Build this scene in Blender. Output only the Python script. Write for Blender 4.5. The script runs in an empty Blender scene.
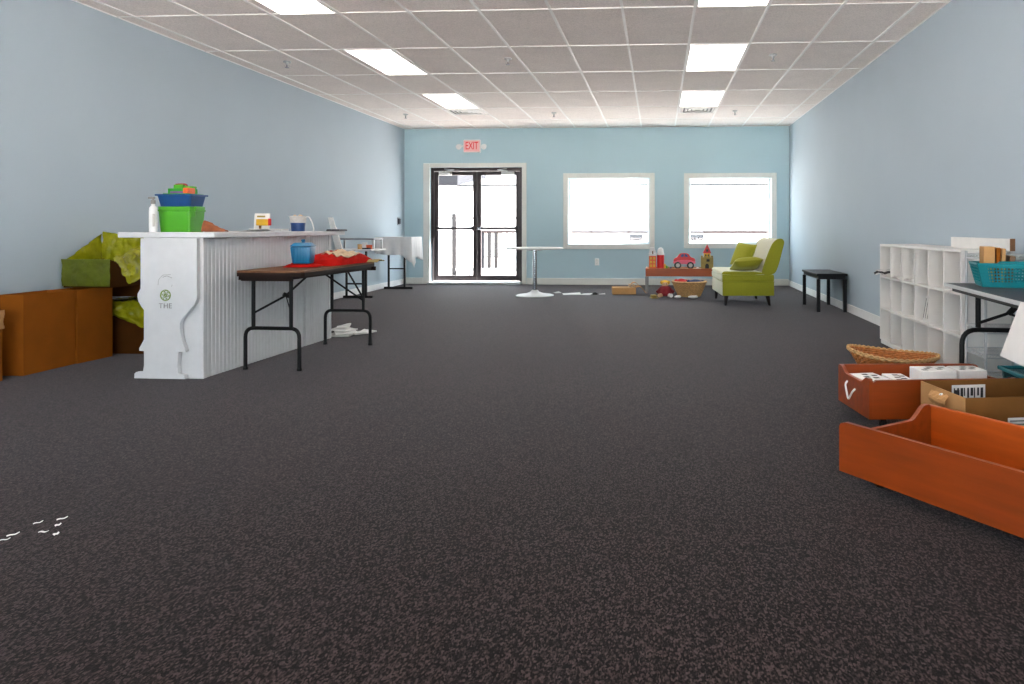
import bpy, bmesh, math, random
from math import sin, cos, pi, radians, atan2, sqrt
from mathutils import Vector, Matrix, noise

random.seed(7)
SC = bpy.context.scene
COL = SC.collection

# ------------------------------------------------------------------ materials
def lin(h):
    h = h.lstrip('#')
    out = []
    for i in (0, 2, 4):
        v = int(h[i:i + 2], 16) / 255
        out.append(v / 12.92 if v <= .04045 else ((v + .055) / 1.055) ** 2.4)
    return tuple(out)

def mat(name, col, rough=.6, metal=0, var=.08, scale=14, bump=0, bscale=80, spec=.5, sheen=0, stretch=None, coat=0):
    """principled surface whose colour wanders a little with a noise texture"""
    if isinstance(col, str):
        col = lin(col)
    m = bpy.data.materials.new(name)
    m.use_nodes = True
    nt = m.node_tree
    p = nt.nodes['Principled BSDF']
    p.inputs['Roughness'].default_value = rough
    p.inputs['Metallic'].default_value = metal
    p.inputs['Specular IOR Level'].default_value = spec
    if sheen:
        p.inputs['Sheen Weight'].default_value = sheen
    if coat:
        p.inputs['Coat Weight'].default_value = coat
    tc = nt.nodes.new('ShaderNodeTexCoord')
    mp = nt.nodes.new('ShaderNodeMapping')
    if stretch:
        mp.inputs['Scale'].default_value = stretch
    nt.links.new(tc.outputs['Object'], mp.inputs['Vector'])
    n = nt.nodes.new('ShaderNodeTexNoise')
    n.inputs['Scale'].default_value = scale
    n.inputs['Detail'].default_value = 4
    nt.links.new(mp.outputs['Vector'], n.inputs['Vector'])
    r = nt.nodes.new('ShaderNodeValToRGB')
    r.color_ramp.elements[0].position = .3
    r.color_ramp.elements[1].position = .7
    r.color_ramp.elements[0].color = tuple(c * (1 - var) for c in col) + (1,)
    r.color_ramp.elements[1].color = tuple(min(1, c * (1 + var)) for c in col) + (1,)
    nt.links.new(n.outputs['Fac'], r.inputs['Fac'])
    nt.links.new(r.outputs['Color'], p.inputs['Base Color'])
    if bump:
        b = nt.nodes.new('ShaderNodeBump')
        b.inputs['Strength'].default_value = bump
        b.inputs['Distance'].default_value = .004
        n2 = nt.nodes.new('ShaderNodeTexNoise')
        n2.inputs['Scale'].default_value = bscale
        nt.links.new(mp.outputs['Vector'], n2.inputs['Vector'])
        nt.links.new(n2.outputs['Fac'], b.inputs['Height'])
        nt.links.new(b.outputs['Normal'], p.inputs['Normal'])
    return m

def emit(name, col, strength):
    m = bpy.data.materials.new(name)
    m.use_nodes = True
    nt = m.node_tree
    nt.nodes.remove(nt.nodes['Principled BSDF'])
    e = nt.nodes.new('ShaderNodeEmission')
    e.inputs['Color'].default_value = tuple(col) + (1,)
    e.inputs['Strength'].default_value = strength
    nt.links.new(e.outputs[0], nt.nodes['Material Output'].inputs['Surface'])
    return m

def glassy(name, tint, gloss=.07, rough=.02):
    m = bpy.data.materials.new(name)
    m.use_nodes = True
    nt = m.node_tree
    nt.nodes.remove(nt.nodes['Principled BSDF'])
    t = nt.nodes.new('ShaderNodeBsdfTransparent')
    t.inputs['Color'].default_value = tuple(tint) + (1,)
    g = nt.nodes.new('ShaderNodeBsdfGlossy')
    g.inputs['Roughness'].default_value = rough
    x = nt.nodes.new('ShaderNodeMixShader')
    x.inputs['Fac'].default_value = gloss
    nt.links.new(t.outputs[0], x.inputs[1])
    nt.links.new(g.outputs[0], x.inputs[2])
    nt.links.new(x.outputs[0], nt.nodes['Material Output'].inputs['Surface'])
    return m

def carpet_material():
    m = bpy.data.materials.new('loop_carpet')
    m.use_nodes = True
    nt = m.node_tree
    L = nt.links.new
    N = nt.nodes.new
    p = nt.nodes['Principled BSDF']
    p.inputs['Roughness'].default_value = .8
    p.inputs['Specular IOR Level'].default_value = .08
    p.inputs['Sheen Weight'].default_value = .18
    p.inputs['Sheen Roughness'].default_value = .3
    p.inputs['Sheen Tint'].default_value = (1, .90, .92, 1)
    tc = N('ShaderNodeTexCoord')
    v = N('ShaderNodeTexVoronoi')               # each loop of yarn
    v.inputs['Scale'].default_value = 150
    mp = N('ShaderNodeMapping')                 # loops stand in rows along the room
    mp.inputs['Scale'].default_value = (1.45, .75, 1)
    L(tc.outputs['Object'], mp.inputs['Vector'])
    L(mp.outputs['Vector'], v.inputs['Vector'])
    n1 = N('ShaderNodeTexNoise')                # flecks a few loops wide
    n1.inputs['Scale'].default_value = 95
    n1.inputs['Detail'].default_value = 3
    n1.inputs['Roughness'].default_value = .75
    L(mp.outputs['Vector'], n1.inputs['Vector'])
    n2 = N('ShaderNodeTexNoise')
    n2.inputs['Scale'].default_value = .8
    L(tc.outputs['Object'], n2.inputs['Vector'])
    sep = N('ShaderNodeSeparateColor')
    L(v.outputs['Color'], sep.inputs[0])
    mx = N('ShaderNodeMath'); mx.operation = 'MULTIPLY_ADD'
    L(n1.outputs['Fac'], mx.inputs[0]); mx.inputs[1].default_value = .62
    hf = N('ShaderNodeMath'); hf.operation = 'MULTIPLY'
    L(sep.outputs[0], hf.inputs[0]); hf.inputs[1].default_value = .42
    L(hf.outputs[0], mx.inputs[2])
    r = N('ShaderNodeValToRGB')
    e = r.color_ramp.elements
    e[0].position = .34; e[0].color = (.0015, .0008, .0008, 1)
    e[1].position = .74; e[1].color = (.062, .043, .041, 1)
    k = e.new(.52); k.color = (.0085, .0056, .0053, 1)
    L(mx.outputs[0], r.inputs['Fac'])
    # broad wear, and the seam where two widths of carpet meet
    w = N('ShaderNodeMapRange')
    w.inputs['From Min'].default_value = .3; w.inputs['From Max'].default_value = .7
    w.inputs['To Min'].default_value = .9; w.inputs['To Max'].default_value = 1.1
    L(n2.outputs['Fac'], w.inputs['Value'])
    xyz = N('ShaderNodeSeparateXYZ')
    L(tc.outputs['Object'], xyz.inputs[0])
    d = N('ShaderNodeMath'); d.operation = 'SUBTRACT'
    L(xyz.outputs['Y'], d.inputs[0]); d.inputs[1].default_value = 6.98
    a = N('ShaderNodeMath'); a.operation = 'ABSOLUTE'
    L(d.outputs[0], a.inputs[0])
    c = N('ShaderNodeMath'); c.operation = 'GREATER_THAN'
    L(a.outputs[0], c.inputs[0]); c.inputs[1].default_value = .018
    q = N('ShaderNodeMath'); q.operation = 'MULTIPLY_ADD'
    L(c.outputs[0], q.inputs[0]); q.inputs[1].default_value = .3; q.inputs[2].default_value = .7
    f = N('ShaderNodeMath'); f.operation = 'MULTIPLY'
    L(w.outputs[0], f.inputs[0]); L(q.outputs[0], f.inputs[1])
    h = N('ShaderNodeHueSaturation')
    L(f.outputs[0], h.inputs['Value']); L(r.outputs['Color'], h.inputs['Color'])
    L(h.outputs[0], p.inputs['Base Color'])
    b = N('ShaderNodeBump')
    b.inputs['Strength'].default_value = .3; b.inputs['Distance'].default_value = .003
    L(mx.outputs[0], b.inputs['Height'])
    L(b.outputs['Normal'], p.inputs['Normal'])
    return m

def tile_material():
    m = mat('ceiling_tile', '#f0e7e1', .95, var=.03, scale=3, spec=.1)
    nt = m.node_tree
    p = nt.nodes['Principled BSDF']
    src = p.inputs['Base Color'].links[0].from_socket
    tc = nt.nodes['Texture Coordinate']
    n = nt.nodes.new('ShaderNodeTexNoise')
    n.inputs['Scale'].default_value = 90
    n.inputs['Detail'].default_value = 2
    nt.links.new(tc.outputs['Object'], n.inputs['Vector'])
    r = nt.nodes.new('ShaderNodeMapRange')
    r.inputs['From Min'].default_value = .35; r.inputs['From Max'].default_value = .6
    r.inputs['To Min'].default_value = .86; r.inputs['To Max'].default_value = 1.03
    nt.links.new(n.outputs['Fac'], r.inputs['Value'])
    h = nt.nodes.new('ShaderNodeHueSaturation')
    nt.links.new(src, h.inputs['Color']); nt.links.new(r.outputs[0], h.inputs['Value'])
    nt.links.new(h.outputs[0], p.inputs['Base Color'])
    return m

M = dict(
    wall=mat('blue_wall_paint', '#aebcc5', .8, var=.015, scale=1.5, spec=.2),
    wallb=mat('blue_wall_paint_lit', '#b5d0d8', .8, var=.015, scale=1.5, spec=.2),  # same wall paint; the end wall's brighter, bluer light painted into it
    trim=mat('white_trim_paint', '#dcded8', .5, var=.02),
    white=mat('white_paint', '#e4e4e2', .5, var=.03),
    counterw=mat('counter_white_paint', '#d2d3d4', .5, var=.03),
    tee=mat('white_tee_bar', '#f6f3ef', .5, var=.01),
    tile=tile_material(), carpet=carpet_material(),
    lamp=emit('lit_diffuser', (1, .94, .90), 7.0),
    exitglow=emit('exit_face', lin('#f6b9b4'), .75), exitred=emit('exit_letters', lin('#e0343c'), .8),
    bronze=mat('dark_bronze_metal', '#3a3233', .45, metal=.3, var=.06),
    glass=glassy('window_glass', (.97, .97, .97), .02),
    chrome=mat('chrome', '#c9ccd0', .18, metal=1, var=.02),
    grey_metal=mat('grey_metal', '#8f9296', .4, metal=.8, var=.04),
    silver=mat('silver_paint', '#b9bbbb', .4, metal=.2, var=.03),
    black=mat('black_steel', '#090809', .5, var=.1, spec=.3),
    blackwood=mat('black_laminate', '#0f0e12', .4, var=.15, spec=.3),
    slate=mat('grey_laminate', '#333238', .45, var=.12, scale=60, spec=.3),
    brownlam=mat('brown_wood_laminate', '#6e4a30', .65, spec=.25, var=.22, scale=9, stretch=(6, .6, 6)),
    edge=mat('dark_edge_band', '#24140e', .6, var=.1, spec=.2),
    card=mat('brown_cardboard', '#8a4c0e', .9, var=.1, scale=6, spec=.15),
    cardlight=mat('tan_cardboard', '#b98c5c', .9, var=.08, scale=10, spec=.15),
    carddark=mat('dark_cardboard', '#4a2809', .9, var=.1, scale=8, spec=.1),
    bag=mat('yellow_green_plastic_bag', '#8a8a12', .22, var=.22, scale=9, bump=1, bscale=45),
    bagin=mat('green_plastic_bag', '#5a6314', .3, var=.2, scale=8, bump=1, bscale=40),
    green=mat('bright_green_plastic', '#4a9e20', .4, var=.04),
    darkgreen=mat('green_plastic', '#1c8f22', .35, var=.1),
    blue=mat('blue_plastic', '#0c447c', .35, var=.05),
    navy=mat('navy_plastic', '#123a70', .4, var=.08),
    turq=mat('turquoise_plastic', '#096a94', .35, var=.05),
    teal=mat('teal_plastic', '#0f7c84', .35, var=.06),
    tealclear=glassy('clear_teal_plastic', (.62, .82, .84), .16, .15),
    red=mat('red_fabric', '#ae0f06', .85, spec=.1, var=.14, scale=20, bump=.3, bscale=40),
    redp=mat('red_toy_paint', '#c81c1c', .4, var=.06),
    pink=mat('pink_toy_paint', '#e8607a', .4, var=.06),
    orange=mat('orange_toy_paint', '#dd5a1e', .45, var=.1),
    beige=mat('beige_fabric', '#c8ad8e', .85, var=.12, scale=14),
    cartonbrown=mat('plain_brown_cardboard', '#7a5026', .9, var=.1, scale=8, spec=.15),
    cubby=mat('cubby_white_laminate', '#dedbd6', .5, var=.02),
    woodlit=mat('orange_wood_lit_inside', '#a5480c', .42, var=.18, scale=5, stretch=(.5, 5, 5)),  # same stained wood, with the drawer's brighter inside lighting painted in
    cloth=mat('white_tablecloth', '#dcdcdc', .85, var=.03),
    paper=mat('white_paper', '#e4e2de', .8, var=.03),
    papergrey=mat('greyish_paper', '#bdb9b4', .8, var=.12, scale=30),
    yellow=mat('yellow_toy_paint', '#d9a92a', .5, var=.1),
    castle=mat('tan_toy_wood', '#9a8546', .6, var=.15),
    wood=mat('orange_stained_wood', '#863605', .42, var=.2, scale=5, stretch=(.5, 5, 5), spec=.5),
    woodt=mat('toy_table_wood', '#9c470f', .45, var=.16, scale=6, stretch=(.5, 5, 5)),
    bagbrown=mat('rust_brown_paper', '#8a4a26', .8, var=.25, scale=20),
    wooddark=mat('brown_wood', '#6e4a2a', .5, var=.15),
    wicker=mat('honey_wicker', '#b9743a', .55, var=.3, scale=40),
    wickerl=mat('pale_wicker', '#c9a06a', .55, var=.25, scale=40),
    olive=mat('olive_green_fabric', '#949417', .85, var=.07, scale=60, sheen=.2, bump=.2, bscale=200),
    sage=mat('pale_sage_fabric', '#cfd0b4', .85, var=.06, scale=60, sheen=.2, bump=.2, bscale=200),
    taupe=mat('pale_taupe_fabric', '#b5b295', .85, var=.06, scale=60, sheen=.2),
    leg=mat('dark_wood_leg', '#1b1210', .4, var=.1),
    maroon=mat('dark_red_plush', '#7d1c22', .9, var=.15, scale=30),
    skin=mat('peach_felt', '#d8b08a', .8, var=.06),
    pinkish=mat('purple_plastic', '#7a4a8a', .5, var=.1),
    siding=mat('white_siding', '#ece9e4', .7, var=.02),
    roof=mat('grey_roof', '#6f7378', .8, var=.06),
    paving=mat('grey_paving', '#8f8884', .9, var=.05, scale=4),
    concrete=mat('pale_concrete', '#ddd3ce', .9, var=.05, scale=4),
    darkpink=mat('dull_pink_flashing', (.040, .026, .026), .9, var=.05, spec=.1), darkgrey=mat('dark_grey_paint', (.024, .024, .027), .9, var=.05, spec=.1), midgrey=mat('mid_grey_paint', (.040, .036, .036), .9, var=.05, spec=.1),
    rustpink=mat('pink_flashing', '#a8837c', .7, var=.05),
    greybox=mat('grey_box', '#7d7d7d', .7, var=.05),
    inkgrey=mat('grey_ink', '#84837f', .7, var=.1), inkgreen=mat('olive_ink', '#6e8428', .7, var=.1), ink=mat('black_ink', '#2c2c2c', .7, var=.1),
)

# ------------------------------------------------------------------ mesh helpers
def B():
    return bmesh.new()

def T(loc=(0, 0, 0), rz=0, rx=0, ry=0):
    return Matrix.Translation(loc) @ Matrix.Rotation(rz, 4, 'Z') @ Matrix.Rotation(ry, 4, 'Y') @ Matrix.Rotation(rx, 4, 'X')

def box(bm, x0, x1, y0, y1, z0, z1, bev=0, mx=None, seg=1):
    r = bmesh.ops.create_cube(bm, size=1)
    vs = r['verts']
    for v in vs:
        v.co = Vector((x0 + (v.co.x + .5) * (x1 - x0), y0 + (v.co.y + .5) * (y1 - y0), z0 + (v.co.z + .5) * (z1 - z0)))
    allv = vs
    if bev:
        es = list({e for v in vs for e in v.link_edges})
        g = bmesh.ops.bevel(bm, geom=es, offset=bev, segments=seg, affect='EDGES', profile=.5)
        allv = list({v for f in g['faces'] for v in f.verts} | {v for v in vs if v.is_valid})
    if mx is not None:
        for v in allv:
            v.co = mx @ v.co
    return allv

def frustum(bm, cx, cy, z0, z1, bx, by, tx, ty, bev=0):
    """tapered box: bottom half sizes bx,by and top half sizes tx,ty"""
    r = bmesh.ops.create_cube(bm, size=2)
    for v in r['verts']:
        top = v.co.z > 0
        v.co = Vector((cx + v.co.x * (tx if top else bx), cy + v.co.y * (ty if top else by), z1 if top else z0))
    if bev:
        es = list({e for v in r['verts'] for e in v.link_edges})
        bmesh.ops.bevel(bm, geom=es, offset=bev, segments=2, affect='EDGES', profile=.5)

def tub(bm, cx, cy, z0, z1, bx, by, tx, ty, t=.006):
    """open tapered tub with thickness"""
    def ring(hx, hy, z):
        rr = min(hx, hy) * .16
        pts = []
        for sx, sy, a0 in ((1, 1, 0), (-1, 1, 90), (-1, -1, 180), (1, -1, 270)):
            for k in range(4):
                a = radians(a0 + 30 * k)
                pts.append(bm.verts.new((cx + sx * (hx - rr) + rr * cos(a), cy + sy * (hy - rr) + rr * sin(a), z)))
        return pts
    rs = [ring(bx, by, z0), ring(tx, ty, z1), ring(tx - t, ty - t, z1), ring(bx - t, by - t, z0 + t)]
    for a, b in zip(rs, rs[1:]):
        n = len(a)
        for i in range(n):
            bm.faces.new((a[i], a[(i + 1) % n], b[(i + 1) % n], b[i]))
    bm.faces.new(list(reversed(rs[0])))
    bm.faces.new(rs[-1])

def tube(bm, pts, r, seg=8, closed=False, cap=True):
    pts = [Vector(p) for p in pts]
    n = len(pts)
    rings = []
    ref = None
    for i, p in enumerate(pts):
        if closed:
            t = pts[(i + 1) % n] - pts[i - 1]
        else:
            t = pts[min(i + 1, n - 1)] - pts[max(i - 1, 0)]
        t.normalize()
        if ref is None:
            ref = Vector((0, 0, 1)) if abs(t.z) < .9 else Vector((1, 0, 0))
        u = t.cross(ref)
        if u.length < 1e-4:
            u = t.cross(Vector((.3, 1, .2)))
        u.normalize()
        w = u.cross(t)
        ref = w
        rad = r[i] if isinstance(r, (list, tuple)) else r
        rings.append([bm.verts.new(p + (u * cos(2 * pi * k / seg) + w * sin(2 * pi * k / seg)) * rad) for k in range(seg)])
    for i in range(n if closed else n - 1):
        a, b = rings[i], rings[(i + 1) % n]
        for k in range(seg):
            bm.faces.new((a[k], a[(k + 1) % seg], b[(k + 1) % seg], b[k]))
    if cap and not closed:
        bm.faces.new(list(reversed(rings[0])))
        bm.faces.new(rings[-1])

def round_path(pts, rad, n=6):
    pts = [Vector(p) for p in pts]
    out = [pts[0]]
    for a, b, c in zip(pts, pts[1:], pts[2:]):
        d1, d2 = (a - b), (c - b)
        r1 = min(rad, d1.length * .49, d2.length * .49)
        p0, p1 = b + d1.normalized() * r1, b + d2.normalized() * r1
        for k in range(n + 1):
            t = k / n
            out.append(p0 * (1 - t) ** 2 + b * 2 * t * (1 - t) + p1 * t * t)
    out.append(pts[-1])
    return out

def lathe(bm, prof, seg=24, c=(0, 0, 0), sx=1, sy=1):
    rings = []
    for r, z in prof:
        if r < 1e-5:
            rings.append([bm.verts.new((c[0], c[1], c[2] + z))])
        else:
            rings.append([bm.verts.new((c[0] + sx * r * cos(2 * pi * k / seg), c[1] + sy * r * sin(2 * pi * k / seg), c[2] + z)) for k in range(seg)])
    for a, b in zip(rings, rings[1:]):
        for k in range(seg):
            k2 = (k + 1) % seg
            if len(a) == 1 and len(b) == 1:
                continue
            if len(a) == 1:
                bm.faces.new((a[0], b[k2], b[k]))
            elif len(b) == 1:
                bm.faces.new((a[k], a[k2], b[0]))
            else:
                bm.faces.new((a[k], a[k2], b[k2], b[k]))
    return rings

def prism(bm, outline, d0, d1, plane='xz'):
    """extrude a 2-D outline; plane xz goes along y, yz along x, xy along z"""
    def P(p, d):
        return {'xz': (p[0], d, p[1]), 'yz': (d, p[0], p[1]), 'xy': (p[0], p[1], d)}[plane]
    a = [bm.verts.new(P(p, d0)) for p in outline]
    b = [bm.verts.new(P(p, d1)) for p in outline]
    n = len(a)
    bm.faces.new(a)
    bm.faces.new(list(reversed(b)))
    for i in range(n):
        bm.faces.new((a[i], b[i], b[(i + 1) % n], a[(i + 1) % n]))

def smooth_outline(pts, it=2):
    for _ in range(it):
        q = []
        for a, b in zip(pts, pts[1:] + pts[:1]):
            q.append((a[0] * .75 + b[0] * .25, a[1] * .75 + b[1] * .25))
            q.append((a[0] * .25 + b[0] * .75, a[1] * .25 + b[1] * .75))
        pts = q
    return pts

def sheet(bm, fn, nu, nv, t=.003):
    """thin closed sheet from fn(u,v)->point, thickened along the normal"""
    P = [[Vector(fn(i / nu, j / nv)) for j in range(nv + 1)] for i in range(nu + 1)]
    def nrm(i, j):
        a = P[min(i + 1, nu)][j] - P[max(i - 1, 0)][j]
        b = P[i][min(j + 1, nv)] - P[i][max(j - 1, 0)]
        n = a.cross(b)
        return n.normalized() if n.length > 1e-9 else Vector((0, 0, 1))
    top = [[bm.verts.new(P[i][j] + nrm(i, j) * t) for j in range(nv + 1)] for i in range(nu + 1)]
    bot = [[bm.verts.new(P[i][j]) for j in range(nv + 1)] for i in range(nu + 1)]
    for i in range(nu):
        for j in range(nv):
            bm.faces.new((top[i][j], top[i + 1][j], top[i + 1][j + 1], top[i][j + 1]))
            bm.faces.new((bot[i][j], bot[i][j + 1], bot[i + 1][j + 1], bot[i + 1][j]))
    for i in range(nu):
        bm.faces.new((top[i][0], bot[i][0], bot[i + 1][0], top[i + 1][0]))
        bm.faces.new((top[i][nv], top[i + 1][nv], bot[i + 1][nv], bot[i][nv]))
    for j in range(nv):
        bm.faces.new((top[0][j], top[0][j + 1], bot[0][j + 1], bot[0][j]))
        bm.faces.new((top[nu][j], bot[nu][j], bot[nu][j + 1], top[nu][j + 1]))

def ball(bm, c, r, sx=1, sy=1, sz=1, seg=16, rings=10):
    g = bmesh.ops.create_uvsphere(bm, u_segments=seg, v_segments=rings, radius=r)
    for v in g['verts']:
        v.co = Vector((c[0] + v.co.x * sx, c[1] + v.co.y * sy, c[2] + v.co.z * sz))

def pillow_mesh(w, h, t, n=14):
    """soft square cushion in the xz plane"""
    bm = B()
    def pt(i, j, s):
        u, v = 2 * i / n - 1, 2 * j / n - 1
        pinch = 1 - .07 * (abs(u) ** 2) * (1 - v * v) * 0 - .06 * (1 - u * u) * (abs(v) ** 4) - .06 * (1 - v * v) * (abs(u) ** 4)
        th = ((1 - u ** 4) * (1 - v ** 4)) ** .6
        return (u * w / 2 * pinch, s * t / 2 * th, v * h / 2 * pinch)
    F = [[bm.verts.new(pt(i, j, 1)) for j in range(n + 1)] for i in range(n + 1)]
    K = [[F[i][j] if i in (0, n) or j in (0, n) else bm.verts.new(pt(i, j, -1)) for j in range(n + 1)] for i in range(n + 1)]
    for i in range(n):
        for j in range(n):
            bm.faces.new((F[i][j], F[i][j + 1], F[i + 1][j + 1], F[i + 1][j]))
            bm.faces.new((K[i][j], K[i + 1][j], K[i + 1][j + 1], K[i][j + 1]))
    return bm

def obj(name, bm, material, parent=None, smooth=False, loc=None, rot=None):
    me = bpy.data.meshes.new(name)
    bmesh.ops.recalc_face_normals(bm, faces=bm.faces[:])
    bm.to_mesh(me)
    bm.free()
    if smooth:
        for p in me.polygons:
            p.use_smooth = True
        try:
            me.set_sharp_from_angle(angle=radians(40))
        except Exception:
            pass
    mats = material if isinstance(material, (list, tuple)) else [material]
    for m in mats:
        me.materials.append(M[m] if isinstance(m, str) else m)
    o = bpy.data.objects.new(name, me)
    COL.objects.link(o)
    if loc is not None:
        o.location = loc
    if rot is not None:
        o.rotation_euler = rot
    if parent is not None:
        o.parent = parent
    return o

def tag(o, label, cat, group=None, kind=None):
    o['label'] = label
    o['category'] = cat
    if group:
        o['group'] = group
    if kind:
        o['kind'] = kind
    return o

def thing(name, label, cat, loc=(0, 0, 0), rz=0, group=None):
    o = bpy.data.objects.new(name, None)
    o.empty_display_size = .1
    COL.objects.link(o)
    o.location = loc
    o.rotation_euler = (0, 0, rz)
    return tag(o, label, cat, group)

def struct(name, bm, m, parent=None, label=None, smooth=False):
    o = obj(name, bm, m, parent, smooth)
    if parent is None:
        o['kind'] = 'structure'
        o['label'] = label
        o['category'] = name.split('_')[0]
    return o

def dup(root, loc, rz=None, label=None, group=None):
    r = root.copy()
    COL.objects.link(r)
    r.location = loc
    if rz is not None:
        r.rotation_euler = (0, 0, rz)
    if label:
        r['label'] = label
    if group:
        r['group'] = group
    for ch in list(root.children):
        c = ch.copy()
        COL.objects.link(c)
        c.parent = r
        for g in list(ch.children):
            d = g.copy()
            COL.objects.link(d)
            d.parent = c
    return r

def text_bm(body, size, depth, spacing=1.0):
    cu = bpy.data.curves.new('lettering', 'FONT')
    cu.body = body
    cu.size = size
    cu.extrude = depth / 2
    cu.align_x = 'CENTER'
    cu.align_y = 'CENTER'
    cu.space_character = spacing
    o = bpy.data.objects.new('lettering', cu)
    COL.objects.link(o)
    dg = bpy.context.evaluated_depsgraph_get()
    me = bpy.data.meshes.new_from_object(o.evaluated_get(dg))
    bm = B()
    bm.from_mesh(me)
    bpy.data.objects.remove(o)
    bpy.data.curves.remove(cu)
    bpy.data.meshes.remove(me)
    return bm

def xform(bm, mx):
    for v in bm.verts:
        v.co = mx @ v.co
    return bm

def nz(x, y, z=0, s=1):
    return noise.noise(Vector((x * s, y * s, z * s)))

# ------------------------------------------------------------------ camera
F_PX, TH = 712.5, .0584
cam = bpy.data.cameras.new('camera')
cam.sensor_fit = 'HORIZONTAL'
cam.sensor_width = 36
cam.lens = F_PX / 1024 * 36
cam.shift_x = -(616.3 - 512) / 1024
cam.shift_y = (227.6 - 342) / 1024
cam.clip_start = .05
cam.clip_end = 300
co = bpy.data.objects.new('camera', cam)
co.location = (0, 0, 1.055)
co.rotation_euler = (pi / 2, 0, TH)
COL.objects.link(co)
SC.camera = co

# ------------------------------------------------------------------ room shell
XL, XR, YB, YF, H = -4.75, 2.383, 13.12, -2.2, 2.897
WT = .2
bm = B(); box(bm, XL - WT, XR + WT, YF - WT, YB + WT, -.2, 0)
struct('floor', bm, 'carpet', label='dark brown speckled loop carpet across the whole room')
bm = B(); box(bm, XL - WT, XL, YF - WT, YB + WT, 0, H + .3)
struct('wall_left', bm, 'wall', label='long pale blue wall on the left')
bm = B(); box(bm, XR, XR + WT, YF - WT, YB + WT, 0, H + .3)
struct('wall_right', bm, 'wall', label='long pale blue wall on the right')
FX0, FX1, FZ0, FZ1 = XL + .5, XR - .5, .35, 2.55
bm = B()
for a in ((XL, FX0, 0, H + .3), (FX1, XR, 0, H + .3), (FX0, FX1, 0, FZ0), (FX0, FX1, FZ1, H + .3)):
    box(bm, a[0], a[1], YF - WT, YF, a[2], a[3])
struct('wall_front', bm, 'wall', label='pale blue wall behind the camera with an added shop window')
bm = B()
for k in range(5):
    x = FX0 + (FX1 - FX0 - .06) * k / 4
    box(bm, x, x + .06, YF - .14, YF - .06, FZ0, FZ1)
box(bm, FX0, FX1, YF - .14, YF - .06, FZ0, FZ0 + .06); box(bm, FX0, FX1, YF - .14, YF - .06, FZ1 - .06, FZ1)
w3 = struct('window_3', bm, 'bronze', label='wide shop window added behind the camera to let in daylight')  # unseen window, added so daylight reaches the ceiling and end wall
bm = B()
for k in range(4):
    x = FX0 + (FX1 - FX0 - .06) * k / 4
    box(bm, x + .06, x + (FX1 - FX0 - .06) / 4, YF - .104, YF - .096, FZ0 + .06, FZ1 - .06)
obj('pane', bm, 'glass', w3)
DX0, DX1, DZ = -4.263, -2.522, 2.178
W1 = (-1.657, -.155, .752, 1.965)
W2 = (.570, 2.062, .770, 1.957)
bm = B()
def wb(x0, x1, z0, z1):
    box(bm, x0, x1, YB, YB + WT, z0, z1)
wb(XL, DX0, 0, H + .3); wb(DX0, DX1, DZ, H + .3)
wb(DX1, W1[0], 0, H + .3)
wb(W1[0], W1[1], 0, W1[2]); wb(W1[0], W1[1], W1[3], H + .3)
wb(W1[1], W2[0], 0, H + .3)
wb(W2[0], W2[1], 0, W2[2]); wb(W2[0], W2[1], W2[3], H + .3)
wb(W2[1], XR, 0, H + .3)
struct('wall_back', bm, 'wallb', label='blue end wall with glass doors and two windows')
# ceiling slab and tee grid
bm = B(); box(bm, XL - WT, XR + WT, YF - WT, YB + WT, H + .008, H + .3)
ceil = struct('ceiling', bm, 'tile', label='white suspended tile ceiling with tee bars')
bm = B()
XO, YO = -3.351, 5.983
k = -2
while XO + .61 * k < XR:
    x = XO + .61 * k
    if x > XL:
        box(bm, x - .012, x + .012, YF, YB, H, H + .01)
    k += 1
k = -6
while YO + 1.22 * k < YB:
    y = YO + 1.22 * k
    if y > YF:
        box(bm, XL, XR, y - .008, y + .008, H + .002, H + .01)
    k += 1
for x0, x1, y0, y1 in ((XL, XL + .016, YF, YB), (XR - .016, XR, YF, YB), (XL, XR, YB - .016, YB)):
    box(bm, x0, x1, y0, y1, H + .002, H + .01)
obj('tee_grid', bm, 'tee', ceil)
# baseboards
bm = B(); box(bm, XL, XL + .014, YF, YB, 0, .1, .003)
struct('baseboard_left', bm, 'white', label='white baseboard along the left wall')
bm = B(); box(bm, XR - .014, XR, YF, YB, 0, .1, .003)
struct('baseboard_right', bm, 'white', label='white baseboard along the right wall')
bm = B(); box(bm, XL + .014, DX0 - .13, YB - .014, YB, 0, .12, .003); box(bm, DX1 + .09, XR - .014, YB - .014, YB, 0, .12, .003)
struct('baseboard_back', bm, 'trim', label='pale baseboard along the end wall')

# ------------------------------------------------------------------ windows
def window(n, w, label):
    x0, x1, z0, z1 = w
    bm = B()
    c = .095
    y0 = YB - .022
    box(bm, x0 - c, x0, y0, YB, z0 - c, z1 + c, .004)
    box(bm, x1, x1 + c, y0, YB, z0 - c, z1 + c, .004)
    box(bm, x0, x1, y0, YB, z1, z1 + c, .004)
    box(bm, x0, x1, y0 - .01, YB, z0 - c, z0, .004)
    o = struct('window_%d' % n, bm, 'trim', label=label)
    bm = B()                                      # sash frame in the reveal
    yy = YB + .10
    f = .032
    box(bm, x0, x0 + f, yy, yy + .05, z0, z1); box(bm, x1 - f, x1, yy, yy + .05, z0, z1)
    box(bm, x0 + f, x1 - f, yy, yy + .05, z1 - f, z1); box(bm, x0 + f, x1 - f, yy, yy + .05, z0, z0 + f)
    obj('sash_frame', bm, 'white', o)
    bm = B(); box(bm, x0 + f, x1 - f, yy + .022, yy + .028, z0 + f, z1 - f)
    obj('pane', bm, 'glass', o)
    return o
window(1, W1, 'left picture window with pale wide casing')
window(2, W2, 'right picture window behind the green settee')

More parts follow.
